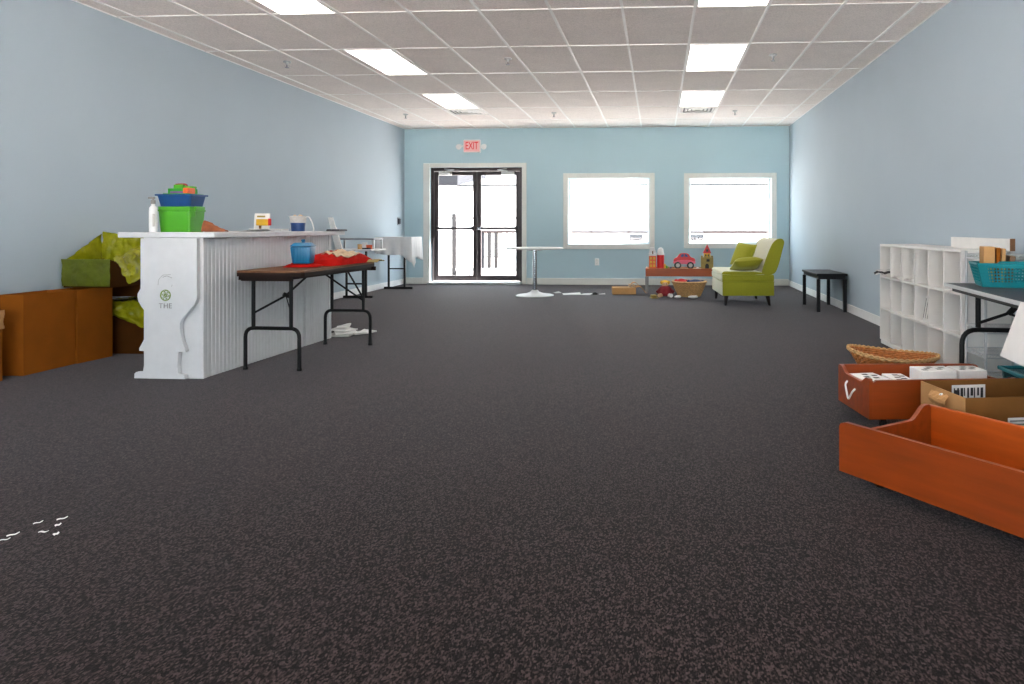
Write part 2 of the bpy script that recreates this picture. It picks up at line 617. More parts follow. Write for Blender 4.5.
# ------------------------------------------------------------------ double door
bm = B()
yf = YB - .02
box(bm, DX0 - .125, DX0, yf, YB, 0, DZ + .08, .004)
box(bm, DX1, DX1 + .085, yf, YB, 0, DZ + .08, .004)
box(bm, DX0, DX1, yf, YB, DZ, DZ + .08, .004)
struct('trim_1', bm, 'trim', label='pale casing around the glass double door')
dy = YB + .05
door = bpy.data.objects.new('door_1', None); COL.objects.link(door)
door.location = (DX0, dy, 0); door['kind'] = 'structure'; door['label'] = 'dark framed glass double door under the exit sign'; door['category'] = 'door'
DW = DX1 - DX0
bm = B()
box(bm, 0, .055, 0, .1, 0, DZ, .004); box(bm, DW - .055, DW, 0, .1, 0, DZ, .004); box(bm, .055, DW - .055, 0, .1, DZ - .06, DZ, .004)
obj('door_frame', bm, 'bronze', door)
bm = B(); box(bm, 0, DW, -.25, .12, 0, .045, .01)
obj('threshold', bm, 'silver', door)
def leaf(x0, x1, hinge_left):
    l = B()
    z0, z1 = .055, DZ - .065
    s = .075
    box(l, x0, x0 + s, .03, .075, z0, z1, .004); box(l, x1 - s, x1, .03, .075, z0, z1, .004)
    box(l, x0 + s, x1 - s, .03, .075, z1 - .075, z1, .004); box(l, x0 + s, x1 - s, .03, .075, z0, z0 + .10, .004)
    o = obj('door_leaf', l, 'bronze', door)
    g = B(); box(g, x0 + s, x1 - s, .05, .056, z0 + .10, z1 - .075); obj('glass_pane', g, 'glass', o)
    b = B(); box(b, x0 + .05, x1 - .05, -.035, -.008, 1.02, 1.065, .006); box(b, x0 + .03, x0 + .08, -.035, .03, 1.0, 1.085, .006); box(b, x1 - .08, x1 - .03, -.035, .03, 1.0, 1.085, .006)
    obj('push_bar', b, 'bronze', o)
    c = B()
    cx = x0 + .10 if hinge_left else x1 - .34
    box(c, cx, cx + .24, -.03, .03, z1 - .075, z1 - .01, .008)
    tube(c, [(cx + .12, -.02, z1 - .005), (cx + (.3 if hinge_left else -.06), -.06, z1 + .02), (cx + .1, .0, z1 + .045)], .009, 6)
    obj('door_closer', c, 'silver', o)
    return o
mid = DW / 2 + .0
leaf(.058, mid - .003, True)
lf = leaf(mid + .003, DW - .058, False)
h = B(); tube(h, round_path([(mid + .11, -.02, 1.07), (mid + .125, -.06, 1.09), (mid + .125, -.06, 1.27), (mid + .11, .03, 1.29)], .03), .008, 6); box(h, mid + .02, mid + .09, -.045, -.034, 1.02, 1.06, .004)
obj('door_handle', h, 'chrome', lf)

# ------------------------------------------------------------------ outdoors seen through the panes
bm = B(); box(bm, -40, 40, YB + WT, 60, -.25, -.04)
struct('ground', bm, 'paving', label='grey paving outside the end wall')
bm = B(); box(bm, -40, 40, -50, YF - WT, -.25, -.04)
struct('pavement', bm, 'concrete', label='pale concrete pavement added behind the camera to bounce sunlight onto the ceiling')  # unseen ground added outside, pale so sunlight bounces up indoors
nb = thing('neighbour_building', 'white metal sided building across the paving outside the windows', 'building', (0, 27, 0))
bm = B(); box(bm, -9.0, 18, 0, 8, -.05, 6.0); obj('siding_wall', bm, 'siding', nb)
bm = B(); box(bm, -9.0, 18.1, -.06, 0, .85, .93); obj('base_flashing', bm, 'darkpink', nb)
bm = B(); box(bm, -9.0, 18.1, -.05, 0, 2.65, 2.70); obj('siding_joint', bm, 'darkgrey', nb)
bm = B(); box(bm, -9.0, 18.3, -.5, 8, 6.0, 6.25); obj('roof', bm, 'roof', nb)
gb = thing('garden_shed', 'white shed with a grey roof outside the left door leaf', 'shed', (-7.4, 21, 0))
bm = B(); box(bm, -1.9, 1.3, 0, 3, -.05, 2.32); obj('shed_wall', bm, 'siding', gb)
bm = B(); prism(bm, [(-.3, 2.30), (3.2, 2.75), (3.2, 2.9), (-.3, 2.66)], -2.1, 1.5, 'yz'); obj('shed_roof', bm, 'darkgrey', gb)
ac = thing('outdoor_unit', 'grey outdoor unit on legs seen through the left window', 'air conditioner', (-.8, 26.2, -.04), 0, 'outdoor units along the white building')
bm = B(); box(bm, -.24, .24, -.2, .2, .62, .84, .02); obj('casing', bm, 'darkgrey', ac)
for sx in (-.2, .2):
    bm = B(); box(bm, sx - .02, sx + .02, -.02, .02, 0, .62); obj('leg', bm, 'darkgrey', ac)
dup(ac, (1.42, 26.2, -.04), None, 'grey outdoor unit on legs seen through the right window')
rail = thing('deck_railing', 'pale railing with grey pickets outside the glass doors', 'railing', (-5.6, 16.2, -.04))
for zz in (1.07, 1.3):
    bm = B(); box(bm, 0, 3.2, -.03, .03, zz, zz + .035, .005); obj('rail', bm, 'midgrey', rail)
bm = B(); box(bm, 0, 3.2, -.03, .03, .1, .16, .005); obj('rail', bm, 'white', rail)
for x, m in ((.0, 'white'), (.86, 'midgrey'), (1.22, 'white'), (3.11, 'white')):
    bm = B(); box(bm, x, x + .09, -.045, .045, 0, 1.42, .008); obj('post', bm, m, rail)
for i, x in enumerate((1.36, 1.52, 1.68, 1.84)):
    bm = B(); box(bm, x, x + .085, -.02, .02, .16, .98); obj('picket', bm, 'darkgrey' if i == 1 else 'midgrey', rail)
for i in range(8):
    x = 2.05 + i * .13
    bm = B(); box(bm, x, x + .05, -.02, .02, .16, .98); obj('picket', bm, 'white', rail)
for i in range(4):
    x = .14 + i * .13
    bm = B(); box(bm, x, x + .05, -.02, .02, .16, .98); obj('picket', bm, 'white', rail)
bm = B(); box(bm, XL - 1, XR + 1, YF - WT - 1.5, YF - WT, 2.75, 2.95); box(bm, XL - 1, XR + 1, YF - WT - 1.5, YF - WT - 1.4, 2.6, 2.75)
struct('trim_added_canopy', bm, 'greybox', label='flat canopy added unseen behind the camera to block sky light')  # unseen canopy added to keep sky light off the near floor

# ------------------------------------------------------------------ ceiling things
def fixture(x0, x1, y0, y1, label):
    t = thing('ceiling_light', label, 'ceiling light', ((x0 + x1) / 2, (y0 + y1) / 2, H), 0, 'lit panels in the tile ceiling')
    hx, hy = (x1 - x0) / 2, (y1 - y0) / 2
    bm = B()
    for a in ((-hx, -hx + .012, -hy, hy), (hx - .012, hx, -hy, hy), (-hx + .012, hx - .012, -hy, -hy + .012), (-hx + .012, hx - .012, hy - .012, hy)):
        box(bm, a[0], a[1], a[2], a[3], -.006, .006)
    obj('frame', bm, 'tee', t)
    bm = B(); box(bm, -hx + .012, hx - .012, -hy + .012, hy - .012, -.002, .005)
    obj('diffuser', bm, 'lamp', t)
    return t
rows = [(9.655, 10.85), (7.215, 8.41), (4.775, 5.97), (2.335, 3.53), (-.105, 1.09)]
names = ['farthest from the camera', 'second from the end wall', 'third from the end wall', 'over the front of the room', 'over the room behind the camera']
for (y0, y1), n in zip(rows, names):
    fixture(-3.255, -2.755, y0, y1, 'narrow lit panel in the left row, ' + n)
    fixture(.322, .906, y0, y1, 'wide lit panel in the right row, ' + n)

def vent(x0, x1, y0, y1, label):
    t = thing('ceiling_vent', label, 'air vent', ((x0 + x1) / 2, (y0 + y1) / 2, H), 0, 'ceiling air vents')
    hx, hy = (x1 - x0) / 2, (y1 - y0) / 2
    bm = B()
    for a in ((-hx, -hx + .03, -hy, hy), (hx - .03, hx, -hy, hy), (-hx, hx, -hy, -hy + .03), (-hx, hx, hy - .03, hy)):
        box(bm, *a, -.012, .006, .003)
    obj('frame', bm, 'tee', t)
    for k in range(4):
        bm = B()
        f0, f1 = .88 - .2 * k, .76 - .2 * k
        for i in range(4):
            a = i * pi / 2
            def q(f, s, z):
                p = [(-f * hx, -f * hy), (f * hx, -f * hy), (f * hx, f * hy), (-f * hx, f * hy)][(i + s) % 4]
                return bm.verts.new((p[0], p[1], z))
            v = [q(f0, 0, -.004), q(f0, 1, -.004), q(f1, 1, -.016), q(f1, 0, -.016)]
            bm.faces.new(v)
            w = [bm.verts.new(x.co + Vector((0, 0, .004))) for x in v]
            bm.faces.new(list(reversed(w)))
            for j in range(4):
                bm.faces.new((v[j], w[j], w[(j + 1) % 4], v[(j + 1) % 4]))
        obj('louver', bm, 'tee', t)
    bm = B(); box(bm, -hx + .03, hx - .03, -hy + .03, hy - .03, .0, .006); obj('backing', bm, 'greybox', t)
vent(-3.33, -2.76, 10.88, 11.42, 'square louvered air vent beyond the left row of lights')
vent(.325, .905, 10.88, 11.44, 'square louvered air vent beyond the right row of lights')

sp = thing('sprinkler_head', 'small sprinkler head in the ceiling near the left wall, nearer one', 'sprinkler', (-4.12, 7.7, H), 0, 'ceiling sprinkler heads')
bm = B(); lathe(bm, [(0, .0078), (.04, .0078), (.04, -.006), (.014, -.012), (.014, -.03), (0, -.03)], 14); obj('escutcheon', bm, 'silver', sp, True)
bm = B(); tube(bm, [(0, 0, -.03), (0, 0, -.06)], .009, 8); obj('stem', bm, 'grey_metal', sp)
bm = B(); lathe(bm, [(0, -.058), (.022, -.06), (.022, -.064), (0, -.064)], 12); obj('deflector', bm, 'grey_metal', sp)
for x, y, l in ((-4.1, 11.38, 'small sprinkler head in the ceiling near the left wall, farther one'), (-1.635, 7.7, 'small sprinkler head mid ceiling between the light rows, nearer one'),
                (-1.668, 11.37, 'small sprinkler head mid ceiling between the light rows, farther one'), (1.226, 7.69, 'small sprinkler head right of the wide lights, nearer one'), (1.216, 11.35, 'small sprinkler head right of the wide lights, farther one')):
    dup(sp, (x, y, H), None, l)

# exit sign with two emergency lamps
ex = thing('exit_sign', 'lit exit sign with two emergency lamp heads above the glass doors', 'exit sign', (-3.455, YB, 2.57))
bm = B(); box(bm, -.165, .165, -.055, 0, -.12, .12, .012); obj('housing', bm, 'white', ex)
bm = B(); box(bm, -.15, .15, -.058, -.054, -.105, .105); obj('face', bm, 'exitglow', ex)
bm = xform(text_bm('EXIT', .2, .006, .95), Matrix.Translation((0, -.061, 0)) @ Matrix.Rotation(pi / 2, 4, 'X') @ Matrix.Diagonal((.62, 1, 1, 1)))
obj('lettering', bm, 'exitred', ex)
for s in (-1, 1):
    bm = B()
    tube(bm, [(s * .16, -.03, 0), (s * .2, -.04, 0)], .018, 8)
    lathe(bm, [(0, -.06), (.03, -.06), (.05, .03), (.052, .05), (0, .052)], 16)
    for v in bm.verts:
        if abs(v.co.x) < .06:
            v.co = Matrix.Translation((s * .235, -.06, -.005)) @ Matrix.Rotation(pi / 2 + .3, 4, 'X') @ v.co
    obj('emergency_lamp', bm, 'white', ex, True)

# outlet, thermostat
ot = thing('wall_outlet', 'white wall outlet low on the end wall under the left window', 'outlet', (-1.125, YB, .42))
bm = B(); box(bm, -.04, .04, -.008, 0, -.065, .065, .003); obj('cover_plate', bm, 'white', ot)
for z in (-.028, .028):
    bm = B(); box(bm, -.018, .018, -.011, -.008, z - .017, z + .017, .003); obj('socket', bm, 'trim', ot)
th = thing('thermostat', 'small dark thermostat on the left wall by the far corner', 'thermostat', (XL - .002, 12.8, 1.17))
bm = B(); box(bm, 0, .012, -.06, .06, -.07, .07, .004); obj('back_plate', bm, 'grey_metal', th)
bm = B(); box(bm, .012, .035, -.045, .045, -.05, .05, .008); obj('dial_cover', bm, 'slate', th)

# ------------------------------------------------------------------ counter
ct = thing('reception_counter', 'white beadboard counter with a cut out decorative end panel', 'counter', (-3.392, 4.80, 0), radians(-1.6))
bm = B(); box(bm, -.215, .212, .0, 1.84, 0, .985); obj('carcass', bm, 'counterw', ct)
bm = B(); box(bm, -.385, .335, -.035, 1.9, .985, 1.022, .004); obj('worktop', bm, 'counterw', ct)
def beads(y0, y1):
    bm = B()
    n = int(round((y1 - y0) / .043))
    s = (y1 - y0) / n
    for i in range(n):
        box(bm, .212, .223, y0 + i * s + .002, y0 + (i + 1) * s - .002, .0, .983, .0045)
    return obj('beadboard_panel', bm, 'counterw', ct)
beads(.05, 1.345); beads(1.375, 1.79)
bm = B(); box(bm, .205, .228, -.004, .046, 0, .984, .004); obj('corner_post', bm, 'counterw', ct)
bm = B(); box(bm, .205, .228, 1.795, 1.844, 0, .984, .004); obj('corner_post', bm, 'counterw', ct)
# decorative end board, outline traced once at its own distance: 142.5 px per metre
lft = [(142.8, 232), (142.8, 285), (141.2, 288), (139.6, 290.5), (139.4, 294), (140.6, 299), (143.5, 304), (147.5, 309), (150.5, 314), (151.8, 319), (151.6, 324), (150, 331), (147, 338), (143.5, 344.5), (141.4, 348.5), (141.4, 350.9), (146.3, 351.2), (146.8, 358), (146.5, 366), (145.4, 373), (138, 373.6), (136.3, 375), (136, 380.4), (137.5, 381.8)]
rgt = [(188.5, 382), (190, 380.5), (189.8, 376), (188.5, 375.2), (183, 374.5), (182, 366), (182.6, 358), (183.3, 351.6), (190.8, 351.6), (190.6, 349), (188, 342.5), (185.6, 334), (184.6, 326), (184.8, 321), (187, 316.5), (191, 312), (196, 306.5), (200.5, 301), (202.4, 296), (203, 290), (202.6, 285), (202.6, 232)]
pp = 144.6
poly = [((u - 173.2) / pp, max(0.0, 1.055 - (v - 227.6) / pp)) for u, v in lft + rgt]
z_lo = min(p[1] for p in poly)
poly = [(x + .006, (z - z_lo) * (.975 / (max(p[1] for p in poly) - z_lo)) + .005) for x, z in poly]
bm = B(); prism(bm, poly, -.045, -.012, 'xz')
eb = obj('end_panel', bm, 'counterw', ct); eb['label'] = 'white cut out end board shaped like a turned leg'
# emblem and lettering on the end board
def ring_bm(r, t, y, cx, cz, n=28):
    bm = B()
    tube(bm, [(cx + r * cos(2 * pi * k / n), y, cz + r * sin(2 * pi * k / n)) for k in range(n)], t, 5, closed=True)
    return bm
ecx, ecz = -.02, .585
bm = ring_bm(.037, .0032, -.045, ecx, ecz)
for k in range(6):
    a = k * pi / 3 + .3
    cxp, czp = ecx + .019 * cos(a), ecz + .019 * sin(a)
    tube(bm, [(cxp + .015 * cos(2 * pi * j / 10), -.045, czp + .015 * sin(2 * pi * j / 10)) for j in range(10)], .0022, 4, closed=True)
em = obj('emblem', bm, 'inkgreen', ct); em['label'] = 'round green flower emblem'
bm = xform(text_bm('THE', .05, .002, 1.1), Matrix.Translation((ecx, -.046, ecz - .075)) @ Matrix.Rotation(pi / 2, 4, 'X'))
obj('lettering', bm, 'inkgrey', ct)
bm = B()
tube(bm, [(ecx - .02, -.0455, ecz + .125), (ecx + .01, -.0455, ecz + .135), (ecx + .05, -.0455, ecz + .12)], .0016, 4)
tube(bm, [(ecx - .055, -.0455, ecz + .07), (ecx - .05, -.0455, ecz + .11), (ecx - .02, -.0455, ecz + .14), (ecx + .04, -.0455, ecz + .145)], .0012, 4)
tube(bm, [(ecx + .045, -.0455, ecz + .06), (ecx + .05, -.0455, ecz + .075)], .0016, 4)
obj('pencil_mark', bm, 'inkgrey', ct)

# --- things on the counter
ZC = 1.0225
bt = thing('lotion_bottle', 'white lotion bottle at the left end of the counter', 'bottle', (-3.572, 4.85, ZC))
bm = B(); lathe(bm, [(0, 0), (.026, 0), (.03, .008), (.03, .15), (.026, .175), (.012, .19), (.012, .2), (0, .2)], 20, sy=.7); obj('body', bm, 'white', bt, True)
bm = B(); lathe(bm, [(0, .2), (.015, .2), (.015, .225), (.006, .228), (.006, .24), (0, .24)], 14); box(bm, -.035, .012, -.008, .008, .236, .25, .003); obj('pump_cap', bm, 'inkgrey', bt, True)
bm = B(); box(bm, .012, .026, -.0225, -.018, .04, .13); obj('label', bm, 'papergrey', bt)
gbn = thing('green_bin', 'bright green plastic bin under the blue tray on the counter', 'bin', (-3.485, 5.03, ZC))
bm = B(); tub(bm, 0, 0, 0, .185, .112, .078, .124, .09); obj('body', bm, 'green', gbn)
bm = B()
for z in (.155, .14):
    pass
for s in (-1, 1):
    box(bm, -.12, .12, s * .088 - .006, s * .088 + .006, .15, .162, .002)
    box(bm, s * .121 - .006, s * .121 + .006, -.085, .085, .15, .162, .002)
obj('rim_band', bm, 'green', gbn)
bm = B(); box(bm, .125, .14, -.05, .05, .15, .186, .004); box(bm, .125, .134, -.05, -.04, .11, .15, .002); obj('handle', bm, 'green', gbn)
bl = thing('blue_tray', 'dark blue plastic tray stacked on the green bin', 'tray', (-3.485, 5.03, ZC + .187))
bm = B(); tub(bm, 0, 0, 0, .085, .112, .078, .128, .094); obj('body', bm, 'blue', bl)
bm = B()
box(bm, -.136, .136, -.102, -.092, .075, .087, .003); box(bm, -.136, .136, .092, .102, .075, .087, .003); box(bm, -.136, -.126, -.092, .092, .075, .087, .003); box(bm, .126, .136, -.092, .092, .075, .087, .003)
obj('rim', bm, 'blue', bl)
gc = thing('craft_caddy', 'small green craft caddy on top of the blue tray', 'caddy', (-3.46, 5.02, ZC + .187 + .0875))
bm = B(); box(bm, -.09, .08, -.1, .1, 0, .004); box(bm, -.085, .07, -.06, .05, .004, .042, .004); obj('box', bm, 'darkgreen', gc)
bm = B(); tube(bm, round_path([(-.07, 0, .03), (-.07, 0, .074), (.02, 0, .076), (.02, 0, .03)], .02), .007, 6); obj('handle', bm, 'maroon', gc)
bm = B(); box(bm, .045, .085, -.085, .0, .004, .045, .005); obj('orange_block', bm, 'orange', gc)
bm = B(); box(bm, -.06, .05, -.07, -.061, .006, .022, .002); obj('purple_band', bm, 'pinkish', gc)
bm = B(); box(bm, -.07, .0, -.02, .04, .042, .072, .004); box(bm, .0, .07, -.01, .04, .042, .06, .004); obj('green_block', bm, 'green', gc)
bp = B()
def bagfn(u, v):
    x = -.075 + .15 * u
    prof = max(0, 1 - u) ** 1.1
    w = .06 - .02 * u
    a = (v - .5) * 2
    zz = (.075 * prof + .008) * max(0, 1 - abs(a) ** 2.5) + .012 * nz(u * 5, v * 5, 3)
    return (x, a * w, max(.002, zz))
sheet(bp, bagfn, 16, 12, .003)
bbg = obj('paper_bag', bp, 'bagbrown', None, True, (-3.235, 5.04, ZC), (0, 0, .2)); tag(bbg, 'crumpled brown paper bag right of the green bin', 'bag')
pp_ = B(); sheet(pp_, lambda u, v: (-.16 + .32 * u, -.1 + .2 * v, .003 + .03 * max(0, u - .3) * (1 - v) + .004 * nz(u * 4, v * 4)), 10, 8, .002)
tag(obj('paper_stack', pp_, 'paper', None, False, (-3.22, 5.42, ZC), (0, 0, .3)), 'loose white sheet lying on the counter beside the brown bag', 'paper')
pc = thing('picture_card', 'small colourful picture card standing mid counter', 'card', (-3.375, 5.9, ZC))
bm = B(); box(bm, -.075, .06, -.003, .003, .02, .155, mx=T(rx=-.12)); obj('card', bm, 'paper', pc)
bm = B(); box(bm, -.045, .08, -.02, -.006, .05, .105, .004); obj('yellow_figure', bm, 'yellow', pc)
bm = B(); box(bm, .062, .085, -.024, -.004, .05, .11, .004); obj('red_figure', bm, 'redp', pc)
bm = B(); box(bm, -.04, .03, -.012, -.004, .12, .135, .002); obj('heading', bm, 'castle', pc)
bm = B(); box(bm, -.02, -.008, -.02, .02, 0, .05, .002); box(bm, -.04, .04, -.03, .03, 0, .008, .002); obj('stand', bm, 'wooddark', pc)
wb_ = thing('white_box', 'flat white box lying behind the picture card on the counter', 'box', (-3.46, 6.16, ZC), .1)
bm = B(); box(bm, -.14, .14, -.08, .08, 0, .014, .003); obj('body', bm, 'white', wb_)
bm = B(); box(bm, -.143, .143, -.083, .083, .0142, .022, .003); obj('lid', bm, 'paper', wb_)
bk = thing('blue_bucket', 'blue and white pail near the far end of the counter', 'bucket', (-3.2, 6.17, ZC))
bm = B(); lathe(bm, [(0, 0), (.055, 0), (.062, .075), (0.05, .075), (.045, .006), (0, .006)], 22); obj('body', bm, 'navy', bk, True)
bm = B(); lathe(bm, [(.062, .075), (.071, .125), (.076, .13), (.076, .136), (.068, .136), (.05, .075), (.062, .075)], 22); obj('upper_band', bm, 'papergrey', bk, True)
bm = B(); tube(bm, round_path([(.07, 0, .128), (.1, 0, .13), (.125, 0, .09), (.145, 0, .02), (.14, .0, .005)], .03), .006, 6); obj('handle', bm, 'white', bk)
bm = B(); ball(bm, (-.03, 0, .132), .016); ball(bm, (.01, .02, .132), .018); ball(bm, (.035, -.01, .132), .014); obj('contents', bm, 'beige', bk, True)
tb = thing('dark_tablet', 'flat dark grey tablet on the far end of the counter', 'tablet', (-3.035, 6.58, ZC))
bm = B(); box(bm, -.062, .062, -.09, .09, 0, .016, .004); obj('body', bm, 'slate', tb)
bm = B(); box(bm, -.054, .054, -.08, .08, .016, .0172); obj('screen', bm, 'black', tb)

# ------------------------------------------------------------------ folding tables
def wishbone(y, z_top, ux, fx, z_bar, r=.014, rad=.07):
    bm = B()
    for s in (-1, 1):
        tube(bm, [(s * ux, y, z_top), (s * ux, y, z_bar)], r, 10)
    tube(bm, round_path([(-fx, y, 0.012), (-fx, y, z_bar), (fx, y, z_bar), (fx, y, .012)], rad), r, 10)
    return bm
ft = thing('folding_table', 'brown topped folding table beside the white counter', 'table', (-2.82, 5.69, 0), radians(-3.0))
bm = B(); prism(bm, smooth_outline([(-.215, -.67), (-.19, -.70), (.285, -.70), (.317, -.665), (.19, .71), (.165, .74), (-.22, .74), (-.25, .71)], 1), .728, .742, 'xy'); obj('tabletop', bm, 'brownlam', ft)
bm = B(); prism(bm, smooth_outline([(-.217, -.67), (-.192, -.702), (.287, -.702), (.319, -.665), (.192, .71), (.167, .742), (-.222, .742), (-.252, .71)], 1), .70, .7278, 'xy'); obj('edge_band', bm, 'edge', ft)
bm = B(); box(bm, -.19, .205, -.66, -.64, .665, .70); box(bm, -.19, .205, .69, .71, .665, .70); box(bm, .15, .17, -.64, .69, .672, .70); box(bm, -.21, -.19, -.66, .71, .672, .70); obj('apron', bm, 'edge', ft)
for y in (-.575, .575):
    o = obj('leg_frame', wishbone(y, .7, .148, .212, .31), 'black', ft, True)
    for s in (-1, 1):
        bm = B(); tube(bm, [(s * .212, y, 0), (s * .212, y, .02)], .018, 10); obj('foot_cap', bm, 'black', o)
bm = B(); tube(bm, round_path([(-.148, -.575, .42), (.07, -.52, .545), (.13, -.3, .69)], .03), .008, 8); tube(bm, [(.06, -.53, .56), (.09, -.5, .54)], .015, 8); tube(bm, [(.148, -.575, .42), (.075, -.52, .545)], .004, 6); obj('brace', bm, 'black', ft)
bm = B(); tube(bm, round_path([(.148, .575, .40), (-.02, .52, .53), (-.12, .3, .69)], .03), .008, 8); tube(bm, [(.148, .575, .42), (.08, .4, .69)], .008, 8); obj('brace', bm, 'black', ft)

# turquoise tub on a folded red cloth
tq = thing('turquoise_tub', 'turquoise lidded tub standing on the brown folding table', 'tub', (-2.795, 5.47, .772), radians(8))
bm = B(); frustum(bm, 0, 0, 0, .135, .066, .056, .08, .068, .012); obj('body', bm, 'turq', tq, True)
bm = B(); frustum(bm, 0, 0, .1355, .165, .086, .073, .055, .045, .008); lathe(bm, [(0, .165), (.012, .165), (.012, .175), (.016, .18), (.012, .19), (0, .19)], 12); obj('lid', bm, 'turq', tq, True)
bm = B()
for i in range(6):
    x = -.055 + i * .022
    box(bm, x - .003, x + .003, -.006, .0, .01, .13, .002, mx=T((0, -.0565, 0), rx=.088))
obj('rib', bm, 'turq', tq)
bm = B(); sheet(bm, lambda u, v: (-.12 + .24 * u + .02 * nz(v * 4, 1), -.1 + .2 * v + .02 * nz(u * 4, 2), .004 + .02 * (1 - (2 * u - 1) ** 8) * (1 - (2 * v - 1) ** 8) * (.85 + .3 * nz(u * 6, v * 6, 5))), 16, 14, .004)
tag(obj('red_napkin', bm, 'red', None, True, (-2.79, 5.46, .743), (0, 0, radians(10))), 'folded red napkin under the turquoise tub', 'cloth')
bm = B()
def heap(hx, hy, h, seed, rough=.35):
    def fn(u, v):
        a, b = 2 * u - 1, 2 * v - 1
        rr = max(abs(a), abs(b))
        e = max(0, 1 - (a * a) ** 2) * max(0, 1 - (b * b) ** 2)
        wob = .06 * nz(u * 3 + seed, v * 3)
        z = h * e ** .6 * (1 + rough * nz(u * 4.5, v * 4.5, seed) + rough * .5 * nz(u * 11, v * 11, seed))
        return (hx * (a + wob), hy * (b + .06 * nz(u * 3, v * 3 + seed)), max(.001, z))
    return fn
sheet(bm, heap(.185, .40, .082, 3.1, .5), 40, 60, .004)
tag(obj('red_cloth', bm, 'red', None, True, (-2.78, 5.99, .744), (0, 0, radians(-3))), 'crumpled red cloth heaped on the brown folding table', 'cloth')
bm = B()
hp = heap(.185, .40, .082, 3.1, .5)
def over(u, v):
    uu, vv = .40 + .50 * u + .05 * sin(v * 5), .30 + .48 * v
    p = hp(uu, vv)
    return (p[0], p[1], p[2] + .012 + .006 * nz(u * 6, v * 6, 2))
sheet(bm, over, 22, 34, .003)
tag(obj('beige_cloth', bm, 'beige', None, True, (-2.78, 5.99, .746), (0, 0, radians(-3))), 'beige cloth lying over the red cloth heap', 'cloth')
bm = B(); sheet(bm, lambda u, v: (-.1 + .2 * u, -.12 + .24 * v, .003 + .028 * (1 - (2 * v - 1) ** 2) * (.6 + .5 * nz(u * 5, v * 5, 8))), 12, 14, .003)
tag(obj('crumpled_wrapper', bm, 'castle', None, True, (-2.60, 6.30, .744), (0, 0, .1)), 'olive crumpled wrapper at the far end of the folding table', 'wrapper')

# papers spilling onto the carpet past the counter
pb = thing('paper_pile', 'pile of white papers on the carpet past the far end of the counter', 'papers', (-3.07, 6.83, 0))
for i, (x, y, z, a, w, l) in enumerate(((-.02, 0, .004, .1, .22, .3), (.0, .02, .02, .5, .2, .26), (-.03, .04, .04, -.2, .18, .2), (.12, .02, .004, .8, .14, .2), (.2, .03, .01, 1.2, .12, .16), (-.03, .05, .058, .3, .12, .12))):
    bm = B(); sheet(bm, lambda u, v: (w * (u - .5), l * (v - .5), .012 * sin(u * 3 + i) * v + .004 * i), 6, 6, .012)
    obj('sheet', bm, 'paper' if i % 3 else 'papergrey', pb, False, (x, y, z), (0, 0, a))

# low white table by the left wall, rack on it, and the tall table with a cloth
wt = thing('white_table', 'low white folding table behind the counter by the left wall', 'table', (-4.39, 10.85, 0))
bm = B(); box(bm, -.33, .29, -.85, -.3, .715, .74, .006); obj('tabletop', bm, 'white', wt)
for y in (-.40,):
    bm = B()
    box(bm, -.33, .12, y - .02, y + .02, 0, .035, .006)
    obj('foot', bm, 'black', wt)
    bm = B()
    for x in (-.28, .02):
        box(bm, x - .013, x + .013, y - .013, y + .013, .035, .715)
    box(bm, -.28, .02, y - .01, y + .01, .2, .225)
    obj('leg_frame', bm, 'black', wt)
rk = thing('riser_shelf', 'grey riser shelf standing on the low white table', 'shelf', (-4.39, 10.9, .741))
bm = B(); box(bm, -.33, .28, -.8, -.45, .135, .16, .005); obj('shelf_board', bm, 'grey_metal', rk)
for x in (-.3, .265):
    for y in (-.78, -.47):
        bm = B(); box(bm, x - .012, x + .012, y - .012, y + .012, 0, .135); obj('post', bm, 'silver', rk)
sg = thing('white_sign_board', 'narrow white board leaning on the low table behind the counter', 'board', (-4.56, 9.965, .741), 0)
wt.location.y = 10.85
bm = B(); prism(bm, [(-.045, 0), (.05, 0), (-.09, .46), (-.16, .46)], -.02, .0, 'xz'); obj('panel', bm, 'paper', sg)
bm = B(); prism(bm, [(-.02, 0), (.0, 0), (-.09, .32), (-.1, .32)], .0, .12, 'xz'); obj('back_strut', bm, 'paper', sg)
# small things under the riser
for i, (x, y, w, d, h, m, l) in enumerate(((-4.33, 10.14, .05, .06, .06, 'wickerl', 'tan box at the left under the grey riser'), (-4.26, 10.14, .06, .05, .085, 'paper', 'white box beside the tan one under the grey riser'),
        (-4.195, 10.15, .08, .05, .05, 'orange', 'orange box at the right under the grey riser'))):
    t = thing('small_box', l, 'box', (x, y, .741), .1 * i, 'small boxes under the riser')
    bm = B(); box(bm, -w / 2, w / 2, -d / 2, d / 2, 0, h, .003); obj('body', bm, m, t)
    bm = B(); box(bm, -w / 2 - .002, w / 2 + .002, -d / 2 - .002, d / 2 + .002, h, h + .012, .002); obj('lid', bm, m, t)
cy = thing('black_marker', 'short black marker on the boxes under the grey riser', 'marker', (-4.2, 10.06, .741), .3)
bm = B(); tube(bm, [(-.06, 0, .012), (.03, 0, .012)], .012, 10); obj('barrel', bm, 'black', cy)
bm = B(); tube(bm, [(.031, 0, .012), (.06, 0, .012)], .0125, 10); obj('cap', bm, 'slate', cy)

tt = thing('tall_folding_table', 'tall folding table in the far left corner under a white cloth', 'table', (-4.40, 12.0, 0))
bm = B(); box(bm, -.33, .27, -.28, .18, .865, .89, .006); obj('tabletop', bm, 'white', tt)
for y in (.0,):
    bm = B(); box(bm, -.3, .2, y - .022, y + .022, 0, .04, .006); obj('foot', bm, 'black', tt)
    bm = B()
    for x in (-.22, .06):
        box(bm, x - .015, x + .015, y - .015, y + .015, .04, .865)
    box(bm, -.22, .06, y - .01, y + .01, .34, .36)
    obj('leg_frame', bm, 'black', tt)
